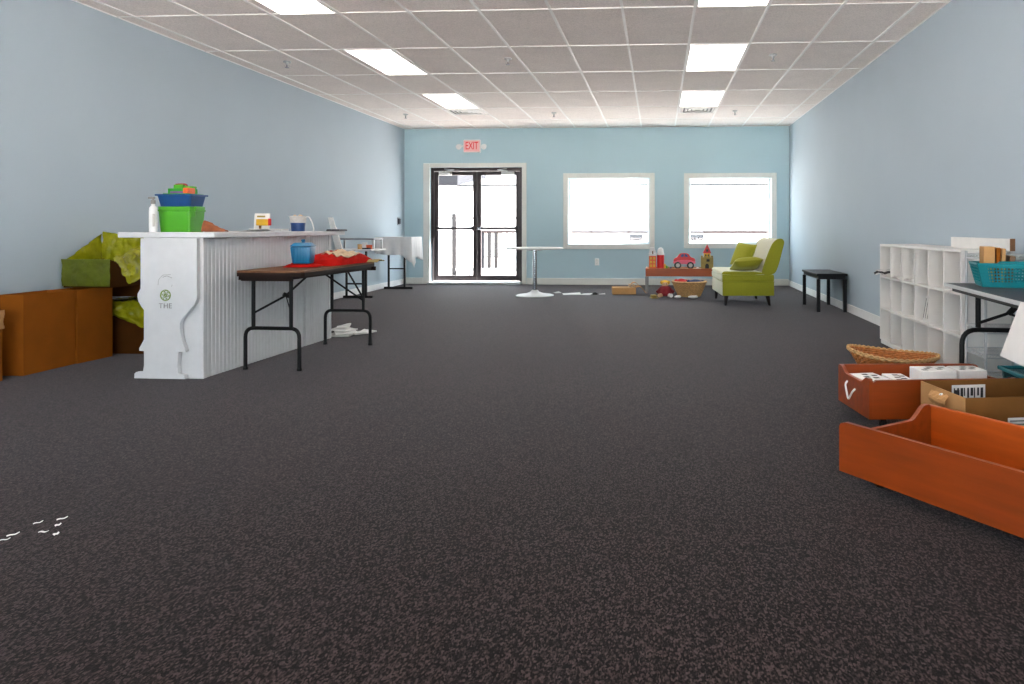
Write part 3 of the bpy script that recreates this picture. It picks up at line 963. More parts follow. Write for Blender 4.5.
# draped cloth: a skirt that follows the table edge in folds
bm = B()
x0, x1, y0, y1, zt = -4.735, -4.115, 11.69, 12.2, .894
path = []
for k in range(49):
    path.append((x0 + (x1 - x0) * k / 48, y0, 0, -1))
for k in range(1, 61):
    path.append((x1, y0 + (y1 - y0) * k / 60, 1, 0))
rings = []
for j in range(11):
    f = j / 10
    ring = []
    for i, (px, py, nx_, ny_) in enumerate(path):
        s = i * .0148
        corner = math.exp(-((i - 48) / 9) ** 2)
        side = i > 48
        L_ = .27 + .03 * sin(s * 5) + .16 * corner + (.10 if side else 0)
        fold = .016 * f * sin(s * 33 + 1.5 * sin(s * 7)) + .012 * f
        dx = nx_ + (corner * .5 if not side else 0)
        dy_ = ny_ - (corner * .5 if side else 0)
        ring.append(bm.verts.new((px + dx * (fold + .05 * corner * f) + .003 * nx_, py + dy_ * (fold + .05 * corner * f) - .0, zt - L_ * f)))
    rings.append(ring)
for a, b in zip(rings, rings[1:]):
    for i in range(len(a) - 1):
        bm.faces.new((a[i], a[i + 1], b[i + 1], b[i]))
tl = bm.verts.new((x0, y1, zt))
bm.faces.new([tl] + rings[0])
clo = obj('tablecloth', bm, 'cloth', None, True)
sm = clo.modifiers.new('thick', 'SOLIDIFY'); sm.thickness = .003; sm.offset = 1
tag(clo, 'white pleated cloth draped over the tall corner table', 'tablecloth')

def crinkle(p, n, a=.012, s=9):
    k = a * (nz(p[0] * s, p[1] * s, p[2] * s) + .5 * abs(nz(p[0] * s * 4, p[1] * s * 4, p[2] * s * 4 + 9)) + .6 * nz(p[0] * s * 2.3, p[1] * s * 2.3, p[2] * s * 2.3 + 4))
    return (p[0] + n[0] * k, p[1] + n[1] * k, p[2] + n[2] * k)
# ------------------------------------------------------------------ cardboard boxes at the left wall
def carton(name, label, loc, rz, w, d, h, m='card', flaps=(), inner='carddark', group='brown cartons along the left wall'):
    t = thing(name, label, 'box', loc, rz, group)
    k = .006
    bm = B()
    box(bm, -w / 2, -w / 2 + k, -d / 2, d / 2, 0, h); box(bm, w / 2 - k, w / 2, -d / 2, d / 2, 0, h)
    box(bm, -w / 2 + k, w / 2 - k, -d / 2, -d / 2 + k, 0, h); box(bm, -w / 2 + k, w / 2 - k, d / 2 - k, d / 2, 0, h)
    box(bm, -w / 2 + k, w / 2 - k, -d / 2 + k, d / 2 - k, 0, k)
    obj('walls', bm, m, t)
    for side, ang, ln in flaps:
        bm = B()
        if side in '+x-x':
            s = 1 if side == '+x' else -1
            mx = T((s * w / 2, 0, h), ry=s * (ang))
            box(bm, -.002, .002, -d / 2 + .004, d / 2 - .004, .001, ln, mx=mx)
        else:
            s = 1 if side == '+y' else -1
            mx = T((0, s * d / 2, h), rx=-s * (ang))
            box(bm, -w / 2 + .004, w / 2 - .004, -.002, .002, .001, ln, mx=mx)
        obj('flap', bm, m, t)
    return t
c1 = carton('cardboard_box', 'carton with torn crumpled tan rim at the left picture edge', (-4.62, 4.49, 0), 0, .22, .33, .48, group='brown cartons along the left wall')
bm = B()
for i in range(7):
    z = .36 + i * .018
    sheet(bm, lambda u, v: (.112 + .012 * sin(u * 9 + i) * .5 + .006, -.165 + .33 * u, z + .02 * v + .006 * nz(u * 7, i)), 14, 1, .004)
sheet(bm, lambda u, v: (-.1 + .21 * u, -.168, .37 + .12 * v + .008 * nz(u * 6, v * 3)), 10, 3, .004)
obj('torn_rim', bm, 'cardlight', c1)
carton('cardboard_box', 'wide open brown carton against the left wall, second from the left edge', (-4.616, 5.035, 0), 0, .225, .45, .572, flaps=())
carton('cardboard_box', 'closed fit brown carton under the green lined box', (-4.6, 5.44, 0), radians(-4), .24, .33, .57)
# a dark carton behind, with a green bag lip
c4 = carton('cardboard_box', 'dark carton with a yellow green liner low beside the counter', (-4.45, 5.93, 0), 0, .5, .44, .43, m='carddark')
bm = B()
def lip(u, v):
    x = -.25 + .5 * u
    return (x + .03 * v, -.226 - .05 * sin(v * 2.6) + .012 * nz(u * 6, v * 6), .44 - .2 * v * (.35 + .9 * u) + .014 * nz(u * 7, v * 5, 4))
sheet(bm, lambda u, v: crinkle(lip(u, v), (0, -.6, .6), .022, 12), 40, 22, .003)
sheet(bm, lambda u, v: (-.245 + .49 * u, -.225 + .4 * v, .436 + .014 * nz(u * 6, v * 6, 9)), 14, 12, .004)
obj('bag_liner', bm, 'bag', c4, True)
# crate shaped carton that carries the liner box
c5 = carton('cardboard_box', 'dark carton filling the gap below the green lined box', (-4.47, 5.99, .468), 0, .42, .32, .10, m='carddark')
# green plastic lined box with the back flaps up and the right flap folded out
gl = thing('lined_box', 'open box lined with a yellow green bag on top of the cartons', 'box', (-4.525, 5.66, .577), radians(-2))
H_ = .215
xl, xr, yn, yf_ = -.20, .20, -.25, .13
bm = B()
box(bm, xl, xl + .006, yn, yf_, 0, H_); box(bm, xr - .006, xr, yn, yf_, 0, H_); box(bm, xl + .006, xr - .006, yf_ - .006, yf_, 0, H_)
box(bm, xl + .006, xr - .006, yn + .004, yf_ - .006, 0, .006)
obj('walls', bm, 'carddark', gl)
bm = B()
sheet(bm, lambda u, v: crinkle((xl - .006 + (xr - xl + .012) * u, yn - .004 - .006 * v, .012 + (H_ - .0) * v), (0, -1, .2), .013), 40, 20, .003)
obj('front_liner', bm, 'bagin', gl, True)
bm = B()
# left side liner rises to the back flap
sheet(bm, lambda u, v: crinkle((xl - .012 + .01 * v, yn + (yf_ - yn) * u, .03 + v * (H_ - .03 + .21 * u)), (1, 0, 0), .016), 36, 24, .003)
sheet(bm, lambda u, v: crinkle((xl - .01 + (xr - xl + .02) * u, yf_ - .01 + .03 * v, .02 + v * (H_ + .21 - .06 * u)), (0, -1, 0), .02), 40, 24, .003)
obj('raised_liner', bm, 'bag', gl, True)
bm = B()
def rflap(u, v):
    p = (xr + .012 + .15 * v, yn + .01 + (yf_ - yn + .08) * u, H_ + .012 + .15 * u * (1 - .1 * v) - v * (.16 + .05 * u) - .03 * v * v)
    return crinkle(p, (.5, -.2, .8), .034, 11)
sheet(bm, rflap, 44, 30, .003)
fl_ = obj('folded_out_flap', bm, 'bag', gl, True)

# ------------------------------------------------------------------ round table
rt = thing('round_table', 'small round white pedestal table with a chrome post', 'table', (-1.905, 10.95, 0))
bm = B(); lathe(bm, [(0, .722), (.425, .722), (.44, .73), (.44, .742), (.43, .748), (0, .748)], 48); obj('tabletop', bm, 'white', rt, True)
bm = B(); lathe(bm, [(0, .70), (.12, .70), (.12, .722), (0, .722)], 24); lathe(bm, [(0, .03), (.034, .03), (.034, .70), (0, .70)], 20); obj('post', bm, 'chrome', rt, True)
bm = B(); lathe(bm, [(0, 0), (.29, 0), (.295, .008), (.27, .018), (.14, .036), (.07, .06), (.045, .09), (0, .09)], 40); obj('base', bm, 'white', rt, True)

# ------------------------------------------------------------------ papers and a flat carton on the far carpet
for i, (x, y, w, l, a, m, lab) in enumerate(((-1.36, 11.2, .28, .2, .2, 'paper', 'white paper sheet on the carpet right of the round table base'), (-1.62, 11.42, .10, .12, .5, 'papergrey', 'small pale paper on the carpet just beside the round table base'),
                                             (-1.12, 11.17, .17, .16, -.3, 'paper', 'white paper on the carpet nearest the flat carton'), (-.88, 11.2, .1, .06, .2, 'papergrey', 'pale slip of paper beside the dark block'))):
    bm = B(); sheet(bm, lambda u, v: (w * (u - .5), l * (v - .5), .003 + .014 * u * v), 5, 5, .004)
    tag(obj('paper_sheet', bm, m, None, False, (x, y, 0), (0, 0, a)), lab, 'paper', 'papers on the far carpet')
bm = B(); box(bm, -.04, .04, -.03, .03, 0, .03, .006); box(bm, -.02, .02, -.02, .02, .03, .038, .003)
tag(obj('dark_block', bm, 'ink', None, False, (-.99, 11.2, 0)), 'small dark toy block among the papers on the carpet', 'toy block')
fc = thing('flat_carton', 'low tan carton with toys lying left of the toy table', 'box', (-.49, 11.36, 0), radians(6))
bm = B(); box(bm, -.24, .13, -.14, .16, 0, .105, .006); obj('body', bm, 'cardlight', fc)
bm = B(); sheet(bm, lambda u, v: (.13 + .16 * u, -.13 + .29 * v, .105 + .05 * sin(u * 3.1) - .09 * u), 8, 4, .005); obj('flap', bm, 'cardlight', fc)
bm = B(); sheet(bm, lambda u, v: (.03 + .16 * u, -.05 + .15 * v, .11 + .07 * sin(u * 3)), 8, 4, .005); obj('flap', bm, 'cardlight', fc)
bm = B(); box(bm, .02, .06, -.06, 0, .105, .16, .005); box(bm, .08, .12, -.02, .05, .105, .15, .005); obj('contents', bm, 'beige', fc)

# ------------------------------------------------------------------ toy table and toys
ty = thing('toy_table', 'low orange brown train table under the right window', 'table', (.38, 11.72, 0))
bm = B()
box(bm, -.58, .58, -.24, -.22, .27, .40, .004); box(bm, -.58, .58, .22, .24, .27, .40, .004); box(bm, -.58, -.56, -.22, .22, .27, .40, .004); box(bm, .56, .58, -.22, .22, .27, .40, .004)
obj('apron', bm, 'woodt', ty)
bm = B(); box(bm, -.56, .56, -.22, .22, .36, .385); obj('play_surface', bm, 'castle', ty)
for sx in (-.56, .56):
    for sy in (-.22, .22):
        bm = B(); box(bm, sx - .025, sx + .025, sy - .025, sy + .025, 0, .268, .005); obj('leg', bm, 'greybox', ty)
ZT = .3865
t = thing('toy_tower', 'orange toy tower with a white roof at the left end of the toy table', 'toy', (-.085, 11.6, ZT))
bm = B(); box(bm, -.06, .055, -.05, .05, 0, .21, .006); obj('body', bm, 'orange', t)
for i in range(3):
    for j in range(2):
        bm = B(); box(bm, -.045 + .05 * j, -.01 + .05 * j, -.055, -.05, .03 + .06 * i, .07 + .06 * i, .002); obj('window', bm, 'yellow', t)
bm = B(); box(bm, -.065, .06, -.055, .055, .211, .25, .004); prism(bm, [(-.065, .25), (.06, .25), (.02, .345), (-.04, .345)], -.05, .05, 'xz'); obj('roof', bm, 'white', t)
bm = B(); box(bm, -.01, .01, -.06, -.052, .24, .29, .002); obj('emblem', bm, 'wooddark', t)
t = thing('toy_drum', 'red toy canister with a white lid beside the orange tower', 'toy', (.042, 11.57, ZT))
bm = B(); lathe(bm, [(0, 0), (.058, 0), (.058, .225), (0, .225)], 24); obj('body', bm, 'redp', t, True)
bm = B(); lathe(bm, [(.06, .226), (.06, .245), (.052, .27), (.045, .32), (.02, .345), (0, .348)], 24); obj('lid', bm, 'white', t, True)
t = thing('toy_car', 'red and pink wooden toy car standing on the toy table', 'toy', (.425, 11.6, ZT))
car = [(-.17, .085), (-.175, .14), (-.16, .17), (-.115, .185), (-.085, .235), (-.06, .255), (.045, .255), (.075, .235), (.105, .19), (.16, .175), (.178, .15), (.175, .085)]
bm = B(); prism(bm, smooth_outline(car, 2), -.045, .045, 'xz'); obj('body', bm, 'redp', t, True)
bm = B(); prism(bm, smooth_outline([(-.178, .078), (-.18, .125), (-.15, .12), (-.1, .145), (.1, .145), (.15, .12), (.18, .125), (.18, .078)], 1), -.05, .05, 'xz'); obj('bumper_trim', bm, 'pink', t)
bm = B(); prism(bm, smooth_outline([(-.065, .195), (-.045, .24), (-.005, .242), (-.005, .195)], 1), -.05, .05, 'xz'); prism(bm, smooth_outline([(.005, .195), (.005, .242), (.035, .24), (.07, .195)], 1), -.05, .05, 'xz'); obj('window', bm, 'navy', t)
for sx in (-.105, .1):
    w = B(); lathe(w, [(0, -.06), (.05, -.06), (.058, -.05), (.058, .05), (.05, .06), (0, .06)], 22)
    xform(w, Matrix.Translation((sx, 0, .059)) @ Matrix.Rotation(pi / 2, 4, 'X'))
    wo = obj('wheel', w, 'ink', t, True)
    w = B(); lathe(w, [(0, -.065), (.03, -.065), (.033, -.06), (.033, .06), (0, .066)], 16)
    xform(w, Matrix.Translation((sx, 0, .059)) @ Matrix.Rotation(pi / 2, 4, 'X')); obj('hub', w, 'papergrey', wo, True)
t = thing('toy_castle', 'tan toy castle with a red pointed roof at the right end of the toy table', 'toy', (.79, 11.6, ZT))
bm = B(); box(bm, -.095, .1, -.06, .06, 0, .19, .006)
for x in (-.08, -.03, .03, .08):
    box(bm, x - .015, x + .015, -.06, .06, .19, .215, .002)
obj('base', bm, 'castle', t)
bm = B(); prism(bm, [(-.03, 0), (.03, 0), (.03, .06), (.015, .085), (-.015, .085), (-.03, .06)], -.066, -.06, 'xz'); box(bm, -.01, .04, -.066, -.06, .12, .16); obj('gate', bm, 'ink', t)
bm = B(); box(bm, -.05, .055, -.045, .045, .19, .255, .004); obj('tower', bm, 'yellow', t)
bm = B(); prism(bm, [(-.065, .255), (.07, .255), (.003, .40)], -.05, .05, 'xz'); obj('roof', bm, 'redp', t)
bm = B(); box(bm, -.015, .02, -.055, -.05, .28, .32); box(bm, -.035, -.01, -.05, -.045, .205, .235); box(bm, .01, .035, -.05, -.045, .205, .235); obj('window', bm, 'ink', t)
tb_ = [(.14, 'green', .03, .05, 'green toy block left of the red toy car'), (.17, 'castle', .025, .035, 'tan toy block touching the green one'), (.205, 'blue', .028, .03, 'blue toy block nearest the red toy car'),
       (.64, 'paper', .05, .022, 'white toy block left of the toy castle'), (.11, 'yellow', .03, .075, 'yellow toy block right of the red canister')]
for x, m, s, h, l in tb_:
    bm = B(); box(bm, -s / 2, s / 2, -.02, .02, 0, h, .004); box(bm, -s / 4, s / 4, -.01, .01, h, h + .006, .002)
    tag(obj('toy_block', bm, m, None, False, (x, 11.56, ZT), (0, 0, x)), l, 'toy block', 'toy blocks on the toy table')

# wicker basket of toys
def weave(bm, rad_fn, z0, z1, rings, seg=56, r=.008, amp=.006, stakes=28, sx=1, sy=1):
    for j in range(rings):
        z = z0 + (z1 - z0) * j / (rings - 1)
        pts = []
        for k in range(seg):
            a = 2 * pi * k / seg
            rr = rad_fn(z, a) + amp * (1 if (k + j) % 2 else -1)
            pts.append((sx * rr * cos(a), sy * rr * sin(a), z))
        tube(bm, pts, r, 5, closed=True)
    for k in range(stakes):
        a = 2 * pi * k / stakes
        tube(bm, [(sx * rad_fn(z, a) * cos(a), sy * rad_fn(z, a) * sin(a), z) for z in (z0, (z0 + z1) / 2, z1)], r * .8, 5)
wbk = thing('wicker_basket', 'round wicker basket of toys in front of the toy table', 'basket', (.478, 10.96, 0))
bm = B(); weave(bm, lambda z, a: .15 + .1 * (z / .22) ** .8 if z > 0 else .15, .012, .215, 14, r=.0085)
lathe(bm, [(0, .004), (.15, .004), (.15, .012), (0, .012)], 24)
obj('woven_wall', bm, 'wickerl', wbk)
bm = B(); tube(bm, [(.258 * cos(2 * pi * k / 40), .258 * sin(2 * pi * k / 40), .228) for k in range(40)], .016, 8, closed=True); obj('rim', bm, 'wickerl', wbk, True)
bm = B(); lathe(bm, [(0, .02), (.15, .02), (.225, .17), (0, .175)], 24); obj('lining', bm, 'beige', wbk)
for nm, x, y, z, r, m, sx, l in (('toy_bear', -.12, .01, .225, .065, 'redp', 1.2, 'red plush toy heaped in the round wicker basket'), ('toy_whale', .095, -.02, .225, .055, 'navy', 1.9, 'navy plush toy heaped in the round wicker basket'), ('toy_ball', -.05, -.13, .205, .04, 'pink', 1, 'pink ball at the front of the round wicker basket')):
    t = thing(nm, l, 'toy', (.478 + x, 10.96 + y, z), 0, 'toys in the round wicker basket')
    bm = B(); ball(bm, (0, 0, 0), r, sx, 1, .75); obj('body', bm, m, t, True)
    if nm != 'toy_ball':
        bm = B(); ball(bm, (-r * sx, -.02, .01), r * .5); obj('head', bm, m, t, True)
        bm = B(); ball(bm, (r * sx, 0, .02), r * .35, 1.4, 1, .5); obj('tail', bm, m, t, True)
# plush doll
dl = thing('plush_doll', 'plush doll with yellow hair and dark red dress left of the basket', 'doll', (.11, 10.9, 0))
bm = B(); lathe(bm, [(0, .02), (.1, .02), (.115, .05), (.085, .13), (.05, .165), (0, .17)], 20); obj('dress', bm, 'maroon', dl, True)
bm = B(); ball(bm, (0, 0, .19), .05); obj('head', bm, 'skin', dl, True)
bm = B(); ball(bm, (0, .012, .212), .056, 1.25, .9, .75)
for s in (-1, 1):
    ball(bm, (s * .05, 0, .22), .028)
obj('hair', bm, 'yellow', dl, True)
bm = B(); ball(bm, (-.018, -.046, .2), .007); ball(bm, (.018, -.046, .2), .007); obj('eye', bm, 'ink', dl)
for s in (-1, 1):
    bm = B(); tube(bm, [(s * .06, -.02, .14), (s * .1, -.05, .1), (s * .12, -.08, .08)], [.022, .02, .024], 8); obj('arm', bm, 'maroon', dl, True)
    bm = B(); tube(bm, [(s * .05, -.06, .035), (s * .08, -.14, .03), (s * .09, -.17, .035)], [.03, .026, .03], 8); obj('leg', bm, 'skin' if s < 0 else 'white', dl, True)
bm = B(); box(bm, -.19, -.08, -.13, .02, 0, .012, .003); box(bm, -.18, -.1, -.12, .0, .012, .05, .01)
tag(obj('toy_book', bm, 'castle', None, False, (.06, 10.78, 0), (0, 0, .2)), 'small tan picture book on the carpet left of the plush doll', 'book')
for x, y, l, w in ((.52, 10.66, 'white felt slipper lying in front of the wicker basket', .075), (.29, 10.66, 'white soft toy between the doll and the basket', .05)):
    bm = B(); ball(bm, (0, 0, .022), .022, w / .022, 1.7, 1); ball(bm, (w * .55, 0, .03), .02, 1.4, 1.3, .8)
    tag(obj('soft_toy', bm, 'white', None, True, (x, y, 0)), l, 'toy')

# ------------------------------------------------------------------ settee
st = thing('settee', 'olive green armless settee with a pale seat beside the toy table', 'settee', (.865, 9.66, 0), radians(3))
SL = 1.06
bm = B(); box(bm, 0, .70, 0, SL, .135, .325, .012, seg=2); bo = obj('base', bm, ['olive', 'sage'], st, True)
bm = B(); box(bm, -.008, .70, -.006, SL + .006, .326, .42, .02, seg=3); prism(bm, smooth_outline([(-.008, .42), (.0, .452), (.03, .468), (.54, .46), (.56, .42)], 1), -.004, SL + .004, 'xz'); so = obj('seat_cushion', bm, ['olive', 'sage'], st, True)
prof = [(.525, .425), (.70, .42), (.755, .56), (.79, .70), (.822, .82), (.83, .86), (.815, .893), (.785, .905), (.74, .895), (.695, .865), (.655, .80), (.60, .66), (.555, .53)]
bm = B(); prism(bm, smooth_outline(prof, 2), 0, SL, 'xz'); ba = obj('backrest', bm, ['olive', 'taupe'], st, True)
def split_faces(o, test):
    for p in o.data.polygons:
        if test(p):
            p.material_index = 1
split_faces(bo, lambda p: p.normal.x < -.6)
split_faces(so, lambda p: p.normal.x < -.4 or (p.normal.z > .5 and p.center.x < .52 and p.center.y > .02))
split_faces(ba, lambda p: p.normal.x < -.3)
bm = B()
for a, b in ((0, 0), (SL, SL)):
    tube(bm, [(p[0], a, p[1]) for p in smooth_outline(prof, 2)], .006, 5, closed=True)
tube(bm, [(0, -.004, .325), (.70, -.004, .325)], .006, 5)
obj('piping', bm, 'olive', st)
for j in range(2):
    for i in range(4):
        bm = B(); ball(bm, (.625 + .07 * j, .15 + .25 * i + .0, .68 + .14 * j), .014, .6, 1, 1, 10, 6); obj('tuft_button', bm, 'taupe', st, True)
for x, y in ((.06, .05), (.62, .06), (.06, SL - .05), (.62, SL - .06)):
    dx = .03 if x > .3 else -.01
    bm = B(); tube(bm, [(x + dx, y, 0), (x, y, .134)], [.017, .032], 10); obj('leg', bm, 'leg', st, True)
pl = obj('throw_pillow', pillow_mesh(.40, .36, .15), 'olive', None, True, (1.215, 9.92, .548), (radians(70), radians(-4), radians(8)))
tag(pl, 'green throw pillow lying flat on the settee seat', 'pillow')
pl2 = obj('throw_pillow', pillow_mesh(.36, .36, .13), 'olive', None, True, (1.225, 10.33, .665), (radians(-24), radians(6), radians(-48)))
tag(pl2, 'green throw pillow propped upright against the settee back', 'pillow')

# ------------------------------------------------------------------ black side table at the right wall
bs = thing('side_table', 'small black table with square legs against the right wall', 'table', (2.17, 9.48, 0))
bm = B(); box(bm, -.19, .185, -.47, .47, .452, .48, .003); obj('tabletop', bm, 'blackwood', bs)
bm = B(); box(bm, -.17, .165, -.45, -.43, .41, .452); box(bm, -.17, .165, .43, .45, .41, .452); box(bm, -.17, -.15, -.43, .43, .41, .452); box(bm, .145, .165, -.43, .43, .41, .452); obj('apron', bm, 'blackwood', bs)
for x in (-.165, .16):
    for y in (-.43, .43):
        bm = B(); box(bm, x - .021, x + .021, y - .021, y + .021, 0, .41, .002); obj('leg', bm, 'blackwood', bs)

# ------------------------------------------------------------------ white cubby shelf
SX, SY0, SY1, CP, TK = 2.03, 4.905, 6.66, .2895, .018
cs = thing('cubby_shelf', 'white cubby shelf of eighteen compartments against the right wall', 'shelf', (SX, SY0, 0))
SD = XR - .016 - SX
L6 = SY1 - SY0
p6 = (L6 - TK) / 6
p3 = (.905 - .02 - TK) / 3
bm = B(); box(bm, 0, SD, 0, L6, .905 - TK, .905, .002); obj('top_board', bm, 'cubby', cs)
bm = B(); box(bm, .01, SD, 0, L6, 0, .02 + TK, .002); obj('bottom_board', bm, 'cubby', cs)
for i in range(7):
    bm = B(); box(bm, 0, SD - .008, i * p6, i * p6 + TK, .038, .905 - TK - .0005, .002); obj('side_panel' if i in (0, 6) else 'divider', bm, 'cubby', cs)
for j in (1, 2):
    z = .02 + p3 * j
    for i in range(6):
        bm = B(); box(bm, .002, SD - .008, i * p6 + TK, (i + 1) * p6, z, z + TK, .002); obj('shelf_board', bm, 'cubby', cs)
bm = B(); box(bm, SD - .008, SD, 0, L6, .038, .905 - TK); obj('back_panel', bm, 'cubby', cs)
# books leaning in the fourth compartment of the middle row (counted from the far end)
zr = .02 + p3 + TK
yb = SY0 + 2 * p6 + TK
for i, (dy, m, l) in enumerate(((.10, 'paper', 'white book leaning in the middle cubby row, nearest of three'), (.14, 'paper', 'white book leaning in the middle cubby row, middle of three'), (.18, 'white', 'white book leaning in the middle cubby row, farthest of three'))):
    t = thing('book', l, 'book', (SX + .03, yb + dy, zr), 0, 'books leaning in the cubby shelf')
    tl_ = .36 + .02 * i
    bm = B(); box(bm, 0, .17, -.0095, .0095, .004, .245 - .012 * i, .002, mx=T(rx=tl_)); obj('cover', bm, m, t)
    bm = B(); box(bm, -.0008, .0, -.0035, .0035, .03, .2, mx=T(rx=tl_)); obj('spine_stripe', bm, 'ink', t)
# paper clutter poking out of the farthest compartment
cl = thing('paper_clutter', 'black and white paper clutter poking out of the farthest cubby', 'papers', (SX, SY1 - .13, .02 + 2 * p3 + TK))
for i, (a, l, m) in enumerate(((.1, .2, 'paper'), (-.5, .16, 'ink'), (.7, .15, 'paper'), (-.25, .18, 'papergrey'))):
    bm = B(); sheet(bm, lambda u, v: (-.075 + l * u, -.02 + .04 * v, .004 + .018 * i + .03 * nz(u * 3, i) * (1 - u) - .02 * (1 - u) * (i % 2)), 8, 3, .022 if m == 'ink' else .004)
    obj('paper_strip', bm, m, cl, False, (0, 0, .012), (0, 0, a))
for i, (y, l) in enumerate(((SY0 + 4.5 * p6, 'loose white paper in the second farthest cubby of the top row'), (SY0 + 3.45 * p6, 'loose white paper in the third farthest cubby of the top row'))):
    bm = B(); sheet(bm, lambda u, v: (-.02 + .2 * u, -.1 + .2 * v, .003 + .02 * (1 - u) * sin(v * 3)), 6, 6, .003)
    tag(obj('loose_paper', bm, 'paper', None, False, (SX + .01, y, .02 + 2 * p3 + TK)), l, 'paper', 'loose papers in the cubbies')
# flat white carton lying on top
fb = thing('white_board', 'long low white board standing on top of the cubby shelf', 'board', (2.20, 5.02, .907))
bm = B(); box(bm, 0, .03, -.42, .48, 0, .078, .003); obj('body', bm, 'paper', fb)
bm = B(); box(bm, 0, .03, -.428, -.4205, 0, .078, .001); ep = obj('end_strip', bm, 'wooddark', fb); ep['label'] = 'brown end strip'

# ------------------------------------------------------------------ wire rack
wr = thing('wire_rack', 'chrome wire rack at the near end of the cubby shelf', 'rack', (2.045, 4.58, 0))
RW, RD = .30, .28
for x in (0, RW):
    for y in (0, RD):
        bm = B(); tube(bm, [(x, y, 0), (x, y, .90)], .009, 8); obj('post', bm, 'silver', wr)
for z in (.10, .26, .415, .64, .88):
    bm = B()
    for y in (0, RD):
        tube(bm, [(0, y, z), (RW, y, z)], .004, 5); tube(bm, [(0, y, z - .022), (RW, y, z - .022)], .004, 5)
        n = 16
        tube(bm, [(RW * k / n, y, z - (.022 if k % 2 else 0)) for k in range(n + 1)], .0026, 4)
    for x in (0, RW):
        tube(bm, [(x, 0, z), (x, RD, z)], .004, 5); tube(bm, [(x, 0, z - .022), (x, RD, z - .022)], .004, 5)
        n = 14
        tube(bm, [(x, RD * k / n, z - (.022 if k % 2 else 0)) for k in range(n + 1)], .0026, 4)
    for k in range(1, 14):
        tube(bm, [(RW * k / 14, 0, z), (RW * k / 14, RD, z)], .002, 4)
    obj('wire_shelf', bm, 'silver', wr)

# ------------------------------------------------------------------ black folding table at the right
TZ = .722
bt_ = thing('folding_table', 'black topped folding table at the right picture edge', 'table', (1.725, 4.40, 0), radians(-5))
bm = B(); box(bm, 0, .62, -1.8, 0, TZ - .014, TZ, .003); obj('tabletop', bm, 'slate', bt_)
bm = B()
for a in ((-.004, 0.0, -1.8, .0), (.62, .624, -1.8, 0), (-.004, .624, 0, .004), (-.004, .624, -1.804, -1.8)):
    box(bm, *a, TZ - .02, TZ + .001, .001)
obj('metal_edge', bm, 'silver', bt_)
bm = B(); box(bm, .03, .06, -1.76, -.04, TZ - .045, TZ - .0145); box(bm, .56, .59, -1.76, -.04, TZ - .045, TZ - .0145); box(bm, .06, .56, -.07, -.04, TZ - .045, TZ - .0145); obj('apron', bm, 'black', bt_)
for y in (-.085, -1.6):
    bm = B()
    cx_ = .325
    for s in (-1, 1):
        tube(bm, [(cx_ + s * .165, y, TZ - .02), (cx_ + s * .165, y, .47)], .015, 10)
    tube(bm, round_path([(cx_ - .255, y, .012), (cx_ - .255, y, .455), (cx_ + .255, y, .455), (cx_ + .255, y, .012)], .09), .014, 10)
    obj('leg_frame', bm, 'black', bt_, True)
bm = B(); tube(bm, round_path([(cx_ - .165, -.11, .50), (cx_ - .02, -.16, .565), (cx_ + .04, -.3, .69)], .03), .009, 8); tube(bm, [(cx_ - .025, -.16, .56), (cx_ + .02, -.2, .63)], .017, 8); tube(bm, [(cx_ + .165, -.11, .49), (cx_ - .02, -.16, .56)], .007, 8); obj('brace', bm, 'black', bt_)
# white paper hanging over the edge
bm = B()
def hang(u, v):
    y = 3.05 - .62 * v
    z = .735 - .30 * u
    return (1.612 - .04 * u - .055 * v * .2 + .012 * sin(v * 6) * u, y + .10 * u * (1 - 1.3 * v), z - .05 * u * v * 0 + (.001 if u else 0))
def hang2(u, v):
    if u < .3:
        k = u / .3
        return (1.75 - .165 * k, 3.215 - .62 * v, TZ + .006)
    k = (u - .3) / .7
    return (1.585 - .04 * k, 3.215 - .62 * v + .10 * k * (1 - v), TZ + .004 - .25 * k - .03 * k * v)
sheet(bm, hang2, 20, 16, .003)
tag(obj('hanging_sheet', bm, 'paper', None, True), 'white sheet hanging over the edge of the black folding table', 'sheet')
# teal basket with books on the table
def basket_side(bm, p0, p1, q0, q1, nb, nr, t=.004):
    """lattice between bottom edge p0-p1 and top edge q0-q1"""
    p0, p1, q0, q1 = map(Vector, (p0, p1, q0, q1))
    def at(u, v):
        return (p0.lerp(p1, u)).lerp(q0.lerp(q1, u), v)
    for i in range(nb + 1):
        u = i / nb
        tube(bm, [at(u, 0), at(u, 1)], t * .9, 4)
    for j in range(nr + 1):
        v = j / nr
        tube(bm, [at(0, v), at(1, v)], t * (.9 if 0 < j < nr else 1.3), 4)
tk = thing('teal_basket', 'teal plastic lattice basket on the black folding table', 'basket', (2.0, 4.15, TZ + .002), radians(-14))
bx, by, tx_, ty_ = .17, .105, .20, .13
hh = .128
bm = B()
cb = [(-bx, -by), (bx, -by), (bx, by), (-bx, by)]
ctp = [(-tx_, -ty_), (tx_, -ty_), (tx_, ty_), (-tx_, ty_)]
